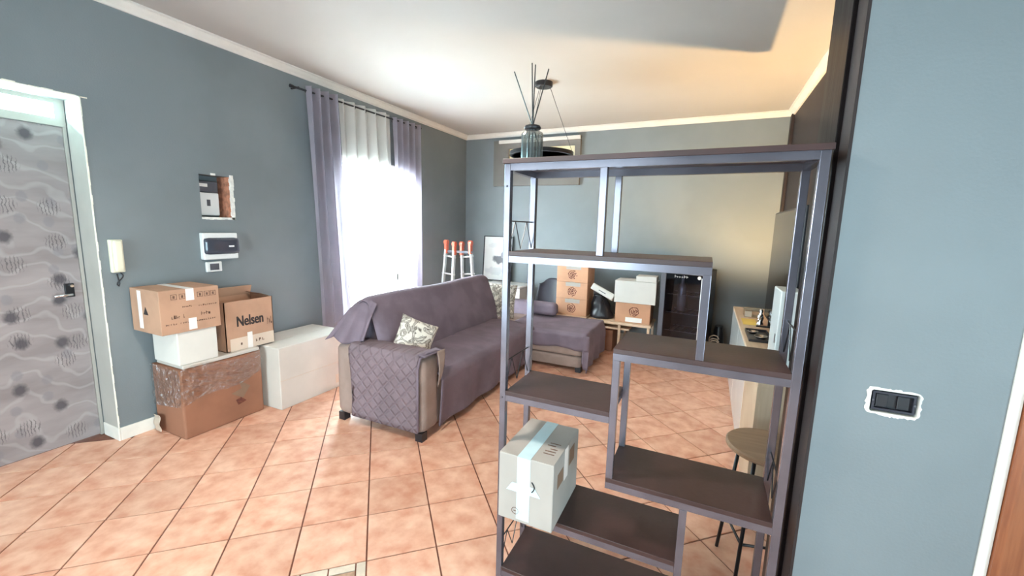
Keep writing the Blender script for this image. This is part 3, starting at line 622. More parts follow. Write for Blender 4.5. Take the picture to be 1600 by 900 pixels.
# seat cushion with the cover running down the front
def seat(u, v):
    s = u; y = 2.44 + 1.80 * v
    if s < 0.55: x = -2.34 + 0.60 * (s / 0.55); zz = 0.47 - 0.02 * math.cos(v * 6.28) * 0.4 + 0.02 * math.sin(s / 0.55 * math.pi)
    elif s < 0.65:
        t = (s - 0.55) / 0.10 * math.pi / 2; x = -1.74 + 0.06 * math.sin(t); zz = 0.405 + 0.065 * math.cos(t)
    else:
        t = (s - 0.65) / 0.35; x = -1.68 - 0.02 * t + 0.012 * math.sin(y * 14) * t; zz = 0.405 - 0.345 * t
    nn = noise.noise(Vector((x * 5, y * 2.5, zz * 5)));
    crease = 0.012 * math.exp(-((y - 3.36) / 0.02) ** 2) if s < 0.65 else 0
    return (x + 0.008 * nn, y, zz + 0.010 * nn - crease)
part(MB().grid(seat, 60, 70, 0.01), 'seat_cover', 'sofa_cover')
part(MB().soft(-2.36, -1.75, 2.46, 4.22, 0.34, 0.455, 0.03, 8), 'seat_cushion', 'sofa_body')
# backrest under its cover
def back(u, v):
    # profile from the seat up the front, over the top and down the rear; v along y
    y = 2.43 + 1.95 * v; s = u
    e = 0.0
    if v < 0.03: e = (0.03 - v) / 0.03
    if v > 0.97: e = (v - 0.97) / 0.03
    top = 0.955 - 0.02 * e + 0.006 * math.sin(v * 9)
    if s < 0.42: t = s / 0.42; x = -2.20 - 0.16 * t; zz = 0.44 + (top - 0.06 - 0.44) * t; x += 0.035 * math.sin(t * math.pi) * (1 - 0.6 * e)
    elif s < 0.62: t = (s - 0.42) / 0.2 * math.pi; x = -2.42 + 0.06 * math.cos(t); zz = top - 0.06 + 0.06 * math.sin(t)
    else: t = (s - 0.62) / 0.38; x = -2.48 - 0.05 * t; zz = top - 0.06 - 0.75 * t
    nn = noise.noise(Vector((x * 3, y * 2.2, zz * 4)))
    x += 0.010 * nn; zz += 0.005 * nn
    if e: x = x + ( -2.42 - x) * 0.12 * e
    return (x, y, zz)
part(MB().grid(back, 54, 60, 0.012), 'back_cover', 'sofa_cover')
part(MB().soft(-2.52, -2.38, 2.45, 4.365, 0.30, 0.92, 0.05, 10), 'backrest', 'sofa_cover')
# loose end of the back cover falling over the rear of the armrest
def drape(u, v):
    a = Vector((-2.515 + 0.20 * u, 2.475 - 0.01 * v, 0.945 - 0.03 * (2 * u - 1) ** 2)); b = Vector((-2.60 + 0.30 * u, 2.20 + 0.14 * u, 0.655 - 0.02 * u + 0.02 * math.sin(u * 8)))
    p = a.lerp(b, v); p.z += 0.03 * math.sin(v * math.pi) * (1 - v); p.y += (0.03 * v) * math.sin(u * 11); p.x += 0.012 * v * math.sin(u * 17 + 1); return p
part(MB().grid(drape, 24, 18, 0.008), 'cover_drape', 'sofa_cover')
# quilted armrest cover
path = [(2.236, 0.075), (2.234, 0.30), (2.235, 0.55), (2.242, 0.612), (2.268, 0.640), (2.35, 0.646), (2.44, 0.640), (2.470, 0.615), (2.478, 0.56), (2.480, 0.47)]
def arm(u, v):
    k = v * (len(path) - 1); i = min(int(k), len(path) - 2); t = k - i; y = path[i][0] * (1 - t) + path[i + 1][0] * t; zz = path[i][1] * (1 - t) + path[i + 1][1] * t
    x = -2.385 + 0.635 * u + (0.02 * math.sin(zz * 6) if u < 0.05 else 0)
    n_ = noise.noise(Vector((x * 6, zz * 5, 3))); y -= 0.006 * (n_ + 0.5) if zz < 0.6 else 0
    return (x, y, zz + 0.004 * n_)
part(MB().grid(arm, 36, 45, 0.007), 'armrest_cover', 'sofa_quilt')
# rolled front edge and hanging corner of the armrest cover
part(MB().tube([(-1.745, 2.232, 0.09), (-1.742, 2.23, 0.35), (-1.742, 2.232, 0.55), (-1.735, 2.25, 0.625), (-1.72, 2.30, 0.652), (-1.71, 2.40, 0.650), (-1.705, 2.46, 0.628)], 0.009, 8), 'cover_hem', 'sofa_cover')
part(MB().grid(lambda u, v: (-1.755 + 0.06 * u, 2.25 + 0.21 * v, 0.655 - 0.012 * u), 6, 8, 0.007), 'cover_hem_top', 'sofa_cover')
part(MB().grid(lambda u, v: (-1.700 + 0.018 * math.sin(v * 3) + 0.006 * u, 2.40 + 0.085 * u * (1 - 0.85 * v), 0.645 - (0.27 - 0.03 * u) * v), 8, 14, 0.006), 'cover_corner', 'sofa_body')
for x, y in ((-2.51, 2.29), (-1.76, 2.29), (-1.16, 4.26), (-1.16, 4.97), (-2.5, 5.2), (-1.90, 5.2)): MB().box(x - 0.03, x + 0.03, y - 0.03, y + 0.03, 0, 0.065).build('foot', 'black_plastic', sf)

def cushion(name, label, c, w, h, t, M3, m, group=None):
    vs = []; n = 22
    def P(u, v, s):
        x, y = 2 * u - 1, 2 * v - 1; k = (max(0, (1 - x ** 4) * (1 - y ** 4))) ** 0.5
        pin = 1 - 0.07 * (1 - abs(x) ** 2) * abs(y) ** 3 - 0.0; pin2 = 1 - 0.07 * (1 - abs(y) ** 2) * abs(x) ** 3
        return Vector((x * w / 2 * pin2, s * t / 2 * k + 0.006 * noise.noise(Vector((x * 3, y * 3, s))), y * h / 2 * pin))
    mb = MB(); mb.grid(lambda u, v: P(u, v, 1), n, n); mb.grid(lambda u, v: P(u, v, -1), n, n)
    mb.v = [M3 @ v for v in mb.v]
    me_o = mb.build(name, m, None, smooth=True, local=True)
    b = bmesh.new(); b.from_mesh(me_o.data); bmesh.ops.remove_doubles(b, verts=b.verts[:], dist=0.0008); bmesh.ops.recalc_face_normals(b, faces=b.faces[:]); b.to_mesh(me_o.data); b.free()
    me_o.location = c; return tag(me_o, label, 'cushion', group)
def rot(rx, ry, rz): return (Matrix.Rotation(rz, 3, 'Z') @ Matrix.Rotation(ry, 3, 'Y') @ Matrix.Rotation(rx, 3, 'X'))
cushion('throw_pillow', 'white throw pillow with brown flowers tucked beside the quilted armrest', (-2.04, 2.575, 0.64), 0.31, 0.34, 0.13, rot(-0.42, 0.42, 0.75), 'floral_print', 'floral throw pillows')
cushion('throw_pillow', 'white throw pillow with brown flowers at the far end of the backrest', (-2.33, 4.62, 0.625), 0.44, 0.44, 0.15, rot(-0.25, 0.12, 0.55), 'floral_print', 'floral throw pillows')
gc = MB().soft(-2.02, -1.66, 4.86, 5.02, 0.442, 0.60, 0.05, 12, 0.006, 7).build('grey_cushion', 'sofa_cover', None, smooth=True)
tag(recenter(gc), 'dark grey block cushion on the chaise against the far armrest', 'cushion')

# ------------------------------------------------------------------ curtains
RX, RZ = -3.50, 2.745
rod = thing('curtain_rod', 'thin black curtain rod above the bright window', 'curtain rod', (RX, 3.62, RZ))
MB().tube([(RX, 2.74, RZ), (RX, 4.56, RZ + 0.03)], 0.009, 10).build('pole', 'black_metal', rod, smooth=True)
for y, s, zz in ((2.74, -1, RZ), (4.56, 1, RZ + 0.03)): MB().tube([(RX, y, zz), (RX, y + s * 0.03, zz)], 0.015, 10).build('finial', 'black_metal', rod)
for y in (2.80, 4.50): MB().tube([(XL, y, RZ + 0.01), (RX, y, RZ + 0.01)], 0.008, 8).build('bracket', 'black_metal', rod)
def curtain(name, label, y0t, y1t, y0b, y1b, folds, amp, m, zb, xo=0.0, group='panels hanging from the curtain rod'):
    t = thing(name, label, 'curtain', (RX, (y0t + y1t) / 2, zb), 0, group)
    ztop = RZ + 0.045
    def P(u, v):
        zz = ztop + (zb - ztop) * v; ya = y0t + (y1t - y0t) * u; yb_ = y0b + (y1b - y0b) * u; y = ya + (yb_ - ya) * v
        a = amp * (1 + 0.35 * v * math.sin(u * 23)); ph = u * folds * 2 * math.pi + 0.5 * math.sin(v * 2.2 + u * 4)
        return (RX + xo + a * math.sin(ph), y + 0.35 * a * math.sin(2 * ph) * 0.6, zz + 0.03 * (u * (y1t - y0t)) * (1 - v))
    MB().grid(P, int(folds * 14), 40).build('panel', m, t, smooth=True)
    for k in range(int(folds * 2)):
        u = (k + 0.5) / (folds * 2)
        if k % 2 == 1: continue
        y = y0t + (y1t - y0t) * u; rg = [(RX + xo + amp * 0.0 + 0.022 * math.cos(a), y + 0.012 * math.cos(a), RZ + 0.005 + 0.022 * math.sin(a)) for a in [2 * math.pi * q / 14 for q in range(14)]]
        MB().tube(rg, 0.004, 6, True).build('eyelet', 'black_metal', t, smooth=True)
    return t
curtain('curtain', 'lilac-grey curtain panel hanging nearest the entrance door', 2.87, 3.27, 2.93, 3.37, 4, 0.055, 'curtain_lilac', 0.06)
curtain('sheer_curtain', 'white sheer curtain hanging between two lilac-grey panels', 3.27, 4.04, 3.36, 4.13, 5, 0.030, 'curtain_sheer', 0.05, -0.02)
curtain('curtain', 'lilac-grey curtain panel hanging nearest the room corner', 4.05, 4.55, 4.13, 4.56, 4.5, 0.050, 'curtain_lilac', 0.06)

# ------------------------------------------------------------------ devices on the left wall
ic = thing('intercom', 'ivory wall intercom handset beside the entrance door', 'intercom', (XL, 1.40, 1.17))
MB().box(XL, XL + 0.03, 1.365, 1.437, 1.175, 1.395).build('base', 'ivory_plastic', ic, bevel=0.006)
MB().soft(XL + 0.03, XL + 0.062, 1.372, 1.425, 1.18, 1.39, 0.014, 6).build('handset', 'ivory_plastic', ic, smooth=True)
MB().tube([(XL + 0.02, 1.405 + 0.018 * math.sin(t * 0.7), 1.178 - 0.012 * t) for t in range(9)] + [(XL + 0.02, 1.40, 1.10), (XL + 0.025, 1.39, 1.165)], 0.004, 6).build('cord', 'black_plastic', ic, smooth=True)
mt = thing('electricity_meter', 'grey electricity meter set in the open wall niche', 'meter', (XL - 0.09, 2.06, 1.575))
MB().box(XL - 0.135, XL - 0.055, 1.975, 2.125, 1.575, 1.755).build('body', 'white_plastic', mt, bevel=0.008)
MB().box(XL - 0.135, XL - 0.060, 1.965, 2.125, 1.758, 1.845).build('display', 'gray_plastic', mt, bevel=0.006)
MB().box(XL - 0.060, XL - 0.058, 1.98, 2.045, 1.80, 1.825).build('label_strip', 'paper_white', mt)
MB().box(XL - 0.055, XL - 0.052, 2.03, 2.055, 1.65, 1.70).build('emblem', 'gray_plastic', mt)
rn = MB(); rn.box(XL - 0.138, XL - 0.004, 2.165, 2.184, 1.562, 1.888)
struct('trim_10', rn, 'brick')
rp_ = MB()
for k in range(12):
    z0 = 1.545 + 0.030 * k; rp_.box(XL - 0.004, XL + 0.004, 2.184 - 0.006 * random.random(), 2.206 + 0.010 * random.random(), z0, z0 + 0.030)
for k in range(9):
    y0 = 1.955 + 0.028 * k; rp_.box(XL - 0.004, XL + 0.004, y0, y0 + 0.028, 1.540 + 0.006 * random.random(), 1.562)
rp_.box(XL, XL + 0.006, 2.04, 2.075, 1.888, 1.905)
struct('trim_11', rp_, 'plaster')
bp_ = thing('breaker_panel', 'white breaker panel with smoked cover below the meter niche', 'panel', (XL, 2.05, 1.228))
MB().box(XL, XL + 0.05, 1.922, 2.185, 1.228, 1.438).build('frame', 'white_plastic', bp_, bevel=0.006)
MB().soft(XL + 0.03, XL + 0.072, 1.925, 2.19, 1.268, 1.400, 0.02, 6).build('cover', 'smoke_plastic', bp_, smooth=True)
MB().box(XL + 0.0715, XL + 0.076, 2.10, 2.14, 1.325, 1.338).build('latch', 'white_plastic', bp_)
ts = thing('thermostat', 'small white thermostat with dark screen below the breaker panel', 'thermostat', (XL, 2.005, 1.125))
MB().box(XL, XL + 0.022, 1.948, 2.065, 1.127, 1.208).build('frame', 'white_plastic', ts, bevel=0.006)
MB().box(XL + 0.0215, XL + 0.025, 1.972, 2.040, 1.142, 1.193).build('screen', 'gray_plastic', ts)

# ------------------------------------------------------------------ wall box on the short wall
wbx = thing('wall_socket_box', 'dark socket box in a ragged white plaster hole in the pale wall', 'socket', (0.523, YF, 1.041))
MB().box(SX0 + 0.004, SX1 - 0.004, YF + 0.012, YF + 0.048, SZ0 + 0.004, SZ1 - 0.004).build('back_box', 'black_plastic', wbx)
MB().box(SX0 + 0.006, SX0 + 0.012, YF + 0.002, YF + 0.012, SZ0 + 0.006, SZ1 - 0.006).box(SX1 - 0.012, SX1 - 0.006, YF + 0.002, YF + 0.012, SZ0 + 0.006, SZ1 - 0.006).box(SX0 + 0.012, SX1 - 0.012, YF + 0.002, YF + 0.012, SZ1 - 0.012, SZ1 - 0.006).box(SX0 + 0.012, SX1 - 0.012, YF + 0.002, YF + 0.012, SZ0 + 0.006, SZ0 + 0.012).build('frame', 'navy_plastic', wbx)
for x in (SX0 + 0.03, SX0 + 0.078): MB().box(x - 0.014, x + 0.014, YF + 0.006, YF + 0.013, SZ0 + 0.014, SZ1 - 0.014).build('blank_module', 'black_plastic', wbx, bevel=0.002)
for x in (SX0 + 0.008, SX1 - 0.008): MB().tube([(x, YF + 0.0005, 1.075), (x, YF + 0.003, 1.075)], 0.003, 8).build('screw', 'gray_plastic', wbx)
pr_ = MB(); n = 64; inner = []; outer = []
for k in range(n):
    t = 2 * math.pi * k / n; cx, sx_ = math.cos(t), math.sin(t); q = max(abs(cx) / 0.055, abs(sx_) / 0.034); bx_, bz_ = cx / q, sx_ / q
    q2 = 1 + 0.008 * random.random(); inner.append((0.523 + bx_ * 0.985, 1.075 + bz_ * 0.975))
    wd = random.uniform(0.003, 0.008) + (0.004 if cx < -0.7 or sx_ < -0.6 else 0); L_ = math.hypot(bx_, bz_); outer.append((0.523 + bx_ * (1 + wd / L_), 1.075 + bz_ * (1 + wd / L_)))
vs = [(p[0], YF - 0.0035, p[1]) for p in inner] + [(p[0], YF - 0.0015, p[1]) for p in outer] + [(p[0], YF + 0.02, p[1]) for p in inner] + [(p[0], YF + 0.001, p[1]) for p in outer]
fs = []
for k in range(n):
    m_ = (k + 1) % n; fs += [(k, m_, n + m_, n + k), (k, 2 * n + k, 2 * n + m_, m_), (n + k, n + m_, 3 * n + m_, 3 * n + k)]
pr_.add(vs, fs).build('plaster_edge', 'plaster', wbx)

# ------------------------------------------------------------------ pendant lamp
CX, CY = -1.575, 4.0
pl = thing('pendant_lamp', 'black ring pendant lamp hung on thin wires from the ceiling', 'pendant lamp', (CX, CY, ZC))
MB().lathe([(0.0, ZC - 0.045), (0.075, ZC - 0.045), (0.085, ZC - 0.038), (0.085, ZC)], (CX, CY, 0), 32).build('canopy', 'black_metal', pl, smooth=False)
RR, ZR = 0.305, 2.265
MB().lathe([(RR - 0.012, ZR - 0.018), (RR + 0.012, ZR - 0.018), (RR + 0.012, ZR + 0.018), (RR - 0.012, ZR + 0.018), (RR - 0.012, ZR - 0.018)], (CX, CY, 0), 64).build('ring', 'black_metal', pl)
for a in (0.35, 2.45, 4.5):
    MB().tube([(CX + 0.06 * math.cos(a), CY + 0.06 * math.sin(a), ZC - 0.04), (CX + RR * math.cos(a), CY + RR * math.sin(a), ZR + 0.018)], 0.0022, 6).build('wire', 'black_metal', pl)
# ------------------------------------------------------------------ reed vase on the shelving unit
vx, vy, vz = -0.672, 1.60, 1.8005
vs_ = thing('reed_diffuser', 'fluted clear glass reed diffuser with dark sticks on top of the shelving unit', 'diffuser', (vx, vy, vz))
MB().lathe([(0.0, vz), (0.042, vz), (0.044, vz + 0.006), (0.044, vz + 0.115), (0.040, vz + 0.122), (0.014, vz + 0.126), (0.014, vz + 0.132), (0.037, vz + 0.120), (0.040, vz + 0.11), (0.040, vz + 0.012), (0.0, vz + 0.012)], (vx, vy, 0), 40, -0.07).build('glass_jar', 'vase_glass', vs_)
MB().lathe([(0.013, vz + 0.12), (0.016, vz + 0.132), (0.032, vz + 0.134), (0.034, vz + 0.140), (0.030, vz + 0.147), (0.008, vz + 0.149)], (vx, vy, 0), 28).build('collar', 'black_metal', vs_, smooth=False)
for (tx, ty, tz) in ((-0.763, 1.61, 2.165), (-0.676, 1.585, 2.178), (-0.668, 1.60, 2.176), (-0.614, 1.605, 2.155)):
    tp = Vector((tx, ty, tz)); nk = Vector((vx, vy, vz + 0.146)); d = (nk - tp).normalized(); MB().tube([nk + d * 0.12 * 0.9, tp], 0.0022, 6).build('stick', 'black_metal', vs_)

# ------------------------------------------------------------------ back wall
nf = thing('niche_box', 'taupe boxed frame with cream panel high on the back wall', 'wall niche', (-2.42, YB, 2.155))
fx0, fx1, fz0, fz1, gx0, gx1, gz0, gz1, fy = -3.08, -1.72, 2.155, 2.822, -2.83, -1.80, 2.42, 2.70, YB - 0.05
MB().box(fx0, gx0, fy, YB, fz0, fz1).box(gx1, fx1, fy, YB, fz0, fz1).box(gx0, gx1, fy, YB, fz0, gz0).box(gx0, gx1, fy, YB, gz1, fz1).build('frame', 'taupe', nf)
MB().box(gx0, gx1, YB - 0.012, YB, gz0, gz1).build('panel', 'cream_panel', nf)
MB().box(-2.98, fx1, fy - 0.03, YB, 2.775, 2.822).build('ledge', 'white_paint', nf)

pc = thing('framed_poster', 'black framed poster with a dark shape leaning on the back wall', 'picture', (-2.975, 5.80, 0.695))
M_t = Matrix.Rotation(-0.07, 4, 'X')
def loc_build(mb, name, m, t, R, **k):
    mb.v = [R @ v for v in mb.v]; return mb.build(name, m, t, local=True, **k)
hw, hh = 0.25, 0.70
fr = MB()
for a, b, c, d in ((-hw, -hw + 0.015, 0, hh), (hw - 0.015, hw, 0, hh), (-hw, hw, 0, 0.015), (-hw, hw, hh - 0.015, hh)): fr.box(a, b, -0.012, 0.012, c, d)
loc_build(fr, 'frame', 'black_plastic', pc, M_t)
po = MB().box(-hw + 0.015, hw - 0.015, -0.002, 0.004, -hh / 2 + 0.015, hh / 2 - 0.015).build('print', 'poster_print', pc, local=True)
po.location = M_t @ Vector((0, 0, hh / 2)); po.rotation_euler = (-0.07, 0, 0)
wbn = thing('storage_bin', 'white plastic storage bin with rolled rim below the framed poster', 'bin', (-2.70, 5.62, 0))
MB().box(-3.02, -2.40, 5.42, 5.435, 0.02, 0.66).box(-3.02, -2.40, 5.845, 5.86, 0.02, 0.66).box(-3.02, -3.005, 5.435, 5.845, 0.02, 0.66).box(-2.415, -2.40, 5.435, 5.845, 0.02, 0.66).box(-3.02, -2.40, 5.42, 5.86, 0, 0.02).build('body', 'white_plastic', wbn, bevel=0.004)
MB().tube([(-3.02, 5.42, 0.672), (-2.42, 5.42, 0.672), (-2.39, 5.45, 0.672), (-2.39, 5.83, 0.672), (-2.42, 5.86, 0.672), (-3.02, 5.86, 0.672), (-3.035, 5.83, 0.672), (-3.035, 5.45, 0.672)], 0.018, 8, True).build('rim', 'white_plastic', wbn, smooth=True)
MB().box(-3.0, -2.41, 5.44, 5.85, 0.675, 0.693).build('lid', 'white_plastic', wbn, bevel=0.004)

# ladder folded in the corner
ld = thing('folding_ladder', 'folded aluminium ladder with orange hinges standing in the room corner', 'ladder', (-3.30, 5.10, 0))
rails = [((-3.50, 4.98, 0), (-3.425, 5.06, 1.25)), ((-3.14, 4.98, 0), (-3.20, 5.06, 1.25)), ((-3.50, 5.28, 0), (-3.37, 5.12, 1.25)), ((-3.12, 5.28, 0), (-3.12, 5.12, 1.25))]
rails = [((-3.47, 4.95, 0), (-3.41, 5.05, 1.27)), ((-3.27, 4.95, 0), (-3.275, 5.05, 1.25)), ((-3.24, 5.25, 0), (-3.20, 5.13, 1.25)), ((-3.00, 5.25, 0), (-3.055, 5.13, 1.27))]
for a, b in rails: MB().bar(a, b, 0.028, 0.055).build('rail', 'aluminium', ld, bevel=0.004)
for zz in (0.25, 0.55, 0.85, 1.10):
    f = zz / 1.26
    for p, q in ((0, 1), (2, 3)):
        A = Vector(rails[p][0]).lerp(Vector(rails[p][1]), f); B = Vector(rails[q][0]).lerp(Vector(rails[q][1]), f); e = (B - A).normalized() * 0.03
        MB().tube([A - e, B + e], 0.013, 8).build('rung', 'aluminium', ld, smooth=True)
for a, b in rails:
    p = Vector(b); MB().bar(p - Vector((0, 0, 0.13)), p + Vector((0, 0, 0.04)), 0.040, 0.066).build('hinge_cover', 'orange_plastic', ld, bevel=0.008)
    MB().tube([p + Vector((-0.025, 0, 0.03)), p + Vector((0.025, 0, 0.03))], 0.036, 14).build('hinge_disc', 'orange_plastic', ld)
MB().bar((-3.44, 5.05, 1.17), (-3.02, 5.13, 1.17), 0.02, 0.03).build('cross_bar', 'gray_plastic', ld)

# black shell chair
chx, chy = -2.02, 5.50
ch = thing('shell_chair', 'black plastic shell chair between the far armrest and the stacked cartons', 'chair', (chx, chy, 0))
def shell(u, v):
    a = (u - 0.5) * 2; t = v
    if t < 0.5: y = -0.20 + 0.40 * (t / 0.5); zz = 0.435 - 0.03 * math.sin(t / 0.5 * math.pi) ; wd = 0.20 + 0.03 * t
    else: s = (t - 0.5) / 0.5; y = 0.20 + 0.09 * s; zz = 0.435 + 0.375 * s; wd = 0.215 - 0.055 * s ** 3
    zz += (0.05 * abs(a) ** 3 if t < 0.5 else 0); y -= 0.06 * abs(a) ** 2.5 if t > 0.5 else 0
    if t > 0.9: zz -= 0.10 * abs(a) ** 3 * (t - 0.9) / 0.1
    return (chx + wd * a, chy + y, zz)
MB().grid(shell, 16, 28, 0.012).build('shell', 'navy_plastic', ch, smooth=True)
for sx_, sy_ in ((-1, -1), (1, -1), (-1, 1), (1, 1)): MB().tube([(chx + sx_ * 0.12, chy + sy_ * 0.11, 0.40), (chx + sx_ * 0.21, chy + sy_ * 0.20, 0)], 0.013, 8).build('leg', 'black_metal', ch, smooth=True)
MB().box(chx - 0.13, chx + 0.13, chy - 0.12, chy + 0.12, 0.385, 0.402).build('seat_frame', 'black_metal', ch)

# low pine bench with boxes
bn = thing('low_bench', 'low pine bench carrying cartons along the back wall', 'bench', (-1.16, 5.42, 0))
MB().box(-1.80, -1.345, 5.18, 5.68, 0.372, 0.402).build('top_board', 'pine', bn, bevel=0.003)
MB().box(-1.335, -0.54, 5.18, 5.68, 0.362, 0.392).build('top_board', 'pine', bn, bevel=0.003)
MB().box(-1.80, -0.80, 5.20, 5.66, 0.295, 0.318).build('lower_board', 'pine', bn, bevel=0.003)
for x in (-1.785, -1.36, -0.935, -0.585):
    for y in (5.19, 5.64): MB().box(x, x + 0.03, y, y + 0.03, 0, 0.372 if x < -1.34 else 0.362).build('leg', 'pine', bn, bevel=0.002)
def rosette(t, x, y, z, r, m='print_red'):
    mb = MB()
    for rr, ww in ((1.0, 0.16), (0.62, 0.18), (0.28, 0.26)):
        k = 20
        for q in range(k):
            if random.random() < 0.13: continue
            a0 = 2 * math.pi * q / k; a1 = 2 * math.pi * (q + 0.95) / k; ra = r * rr * random.uniform(0.88, 1.06); rb = ra - r * ww * random.uniform(0.8, 1.6)
            mb.add([(x + ra * math.cos(a0), y, z + ra * math.sin(a0)), (x + ra * math.cos(a1), y, z + ra * math.sin(a1)), (x + rb * math.cos(a1), y, z + rb * math.sin(a1)), (x + rb * math.cos(a0), y, z + rb * math.sin(a0))], [(0, 1, 2, 3)])
    mb.build('rosette_print', m, t)
zb = 0.4025
pos = ('lowest', 'middle', 'topmost')
for k in range(3):
    z0 = zb + 0.222 * k
    t = carton('fruit_carton', pos[k] + ' of three orange cartons with round prints stacked on the bench', -1.785, -1.365, 5.25, 5.60, z0, z0 + 0.219, 'carton_peach', 'stacked orange cartons')
    rosette(t, -1.57, 5.2492, z0 + 0.095, 0.062)
    MB().box(-1.66, -1.46, 5.2485, 5.25, z0 + 0.165, z0 + 0.216).build('label_strip', 'carton_pale', t)
    MB().box(-1.60, -1.54, 5.2485, 5.60, z0 + 0.2195, z0 + 0.2205).build('tape', 'tape_clear', t)
zb2 = 0.3925
oc = carton('low_carton', 'brown carton with round print under the white box beside the wine cooler', -0.99, -0.565, 5.24, 5.56, zb2, zb2 + 0.25, 'carton_peach')
rosette(oc, -0.76, 5.2392, zb2 + 0.145, 0.062); MB().box(-0.86, -0.66, 5.2385, 5.24, zb2 + 0.012, zb2 + 0.07).build('label_strip', 'paper_white', oc)
wc = carton('white_carton', 'white carton sitting on the brown carton beside the wine cooler', -1.01, -0.515, 5.22, 5.55, zb2 + 0.2525, zb2 + 0.525, 'cardboard_white')
ws = MB().box(-0.76, -0.52, 5.23, 5.45, zb2 + 0.528, zb2 + 0.595).build('small_white_box', 'cardboard_white', None, bevel=0.004)
tag(recenter(ws), 'small flat white box on top of the white carton', 'box')
# black bag with a pale box leaning on it
bg_ = thing('black_bag', 'black bag slumped on the bench between the two groups of cartons', 'bag', (-1.17, 5.40, 0.3925))
def bagf(u, v):
    a = u * 2 * math.pi; zz = 0.394 + 0.30 * v; rr = (1 - 0.55 * v ** 1.5) * (1 + 0.13 * noise.noise(Vector((math.cos(a) * 2, math.sin(a) * 2, v * 4))))
    if v < 0.01: rr *= 0.93
    return (-1.19 + 0.155 * rr * math.cos(a) - 0.05 * v, 5.40 + 0.14 * rr * math.sin(a), zz)
MB().grid(bagf, 28, 14).add([Vector(bagf(k / 28, 1.0)) for k in range(28)], [tuple(range(28))]).build('body', 'black_plastic', bg_, smooth=True)
MB().tube([(-1.28, 5.27, 0.62), (-1.25, 5.245, 0.70), (-1.18, 5.245, 0.70), (-1.15, 5.27, 0.60)], 0.008, 6).build('handle', 'black_plastic', bg_, smooth=True)
lp = thing('pale_packet', 'pale flat packet tilted on the black bag', 'packet', (-1.19, 5.30, 0.705))
loc_build(MB().box(-0.155, 0.155, -0.08, 0.08, 0, 0.085), 'body', 'cardboard_white', lp, Matrix.Rotation(0.45, 4, 'Y') @ Matrix.Rotation(-0.25, 4, 'X'), bevel=0.012)
loc_build(MB().box(-0.05, 0.05, -0.0815, -0.08, 0.03, 0.04), 'print', 'gray_plastic', lp, Matrix.Rotation(0.45, 4, 'Y') @ Matrix.Rotation(-0.25, 4, 'X'))
ub = carton('under_bench_carton', 'brown carton with a dark hand hole on the floor under the bench', -1.32, -1.00, 5.22, 5.55, 0.0, 0.27, 'carton_orange')
MB().soft(-1.245, -1.205, 5.2188, 5.2215, 0.20, 0.225, 0.010, 4).build('hand_hole', 'print_black', ub)

# wine cooler
wf = thing('wine_cooler', 'black glass-doored wine cooler standing by the back wall', 'wine cooler', (-0.17, 5.40, 0), math.radians(-11))
def wp(mb, name, m, parent=None, **k): return mb.build(name, m, parent or wf, local=True, **k)
W2, DP, HT = 0.255, 0.25, 1.10
wp(MB().box(-W2, -W2 + 0.03, -DP + 0.05, DP, 0.03, HT).box(W2 - 0.03, W2, -DP + 0.05, DP, 0.03, HT).box(-W2, W2, DP - 0.03, DP, 0.03, HT).box(-W2, W2, -DP + 0.05, DP, HT - 0.03, HT).box(-W2, W2, -DP + 0.05, DP, 0.03, 0.16), 'cabinet', 'black_plastic', bevel=0.006)
wd_ = wp(MB().box(-W2, -W2 + 0.055, -DP, -DP + 0.045, 0.10, HT).box(W2 - 0.055, W2, -DP, -DP + 0.045, 0.10, HT).box(-W2 + 0.055, W2 - 0.055, -DP, -DP + 0.045, HT - 0.05, HT).box(-W2 + 0.055, W2 - 0.055, -DP, -DP + 0.045, 0.10, 0.17), 'door', 'gray_plastic', bevel=0.004)
wp(MB().box(-W2 + 0.055, W2 - 0.055, -DP + 0.014, -DP + 0.020, 0.17, HT - 0.05), 'pane', 'door_glass', wd_)
wp(MB().box(W2 - 0.062, W2 - 0.055, -DP - 0.006, -DP + 0.005, 0.17, HT - 0.08), 'handle', 'aluminium', wd_)
for zz in (0.36, 0.58, 0.80):
    rk = MB().tube([(-0.19, -0.17, zz), (0.19, -0.17, zz)], 0.004, 6).tube([(-0.19, 0.18, zz), (0.19, 0.18, zz)], 0.004, 6)
    for x in (-0.15, -0.09, -0.03, 0.03, 0.09, 0.15): rk.tube([(x, -0.17, zz), (x, 0.18, zz)], 0.003, 6)
    wp(rk, 'rack', 'aluminium')
wp(MB().box(-W2 + 0.02, W2 - 0.02, -DP - 0.02, -DP + 0.08, 0.0, 0.10), 'plinth', 'black_plastic', bevel=0.006)
lt = MB()
for k, (w_, h_) in enumerate(((0.014, 0.030), (0.012, 0.018), (0.012, 0.018), (0.012, 0.018), (0.014, 0.030), (0.014, 0.026))):
    x = -0.105 + 0.026 * k; lt.box(x, x + 0.006, -DP + 0.011, -DP + 0.0138, HT - 0.092, HT - 0.092 + h_); lt.box(x, x + w_ + 0.005, -DP + 0.011, -DP + 0.0138, HT - 0.092 + h_ * 0.4, HT - 0.092 + h_ * 0.62)
wp(lt, 'lettering', 'paper_white', wd_)
bdg = MB().lathe([(0.0, 0.0), (0.020, 0.0), (0.020, 0.004), (0.0, 0.004)], (0, 0, 0), 20); bdg.v = [Vector((v.x + 0.165, -v.z - DP + 0.0138, v.y + HT - 0.078)) for v in bdg.v]
wp(bdg, 'badge', 'paper_white', wd_)
br = thing('wine_bottle', 'pale tall cylinder standing inside the wine cooler', 'bottle', (-0.235, 5.41, 0.586))
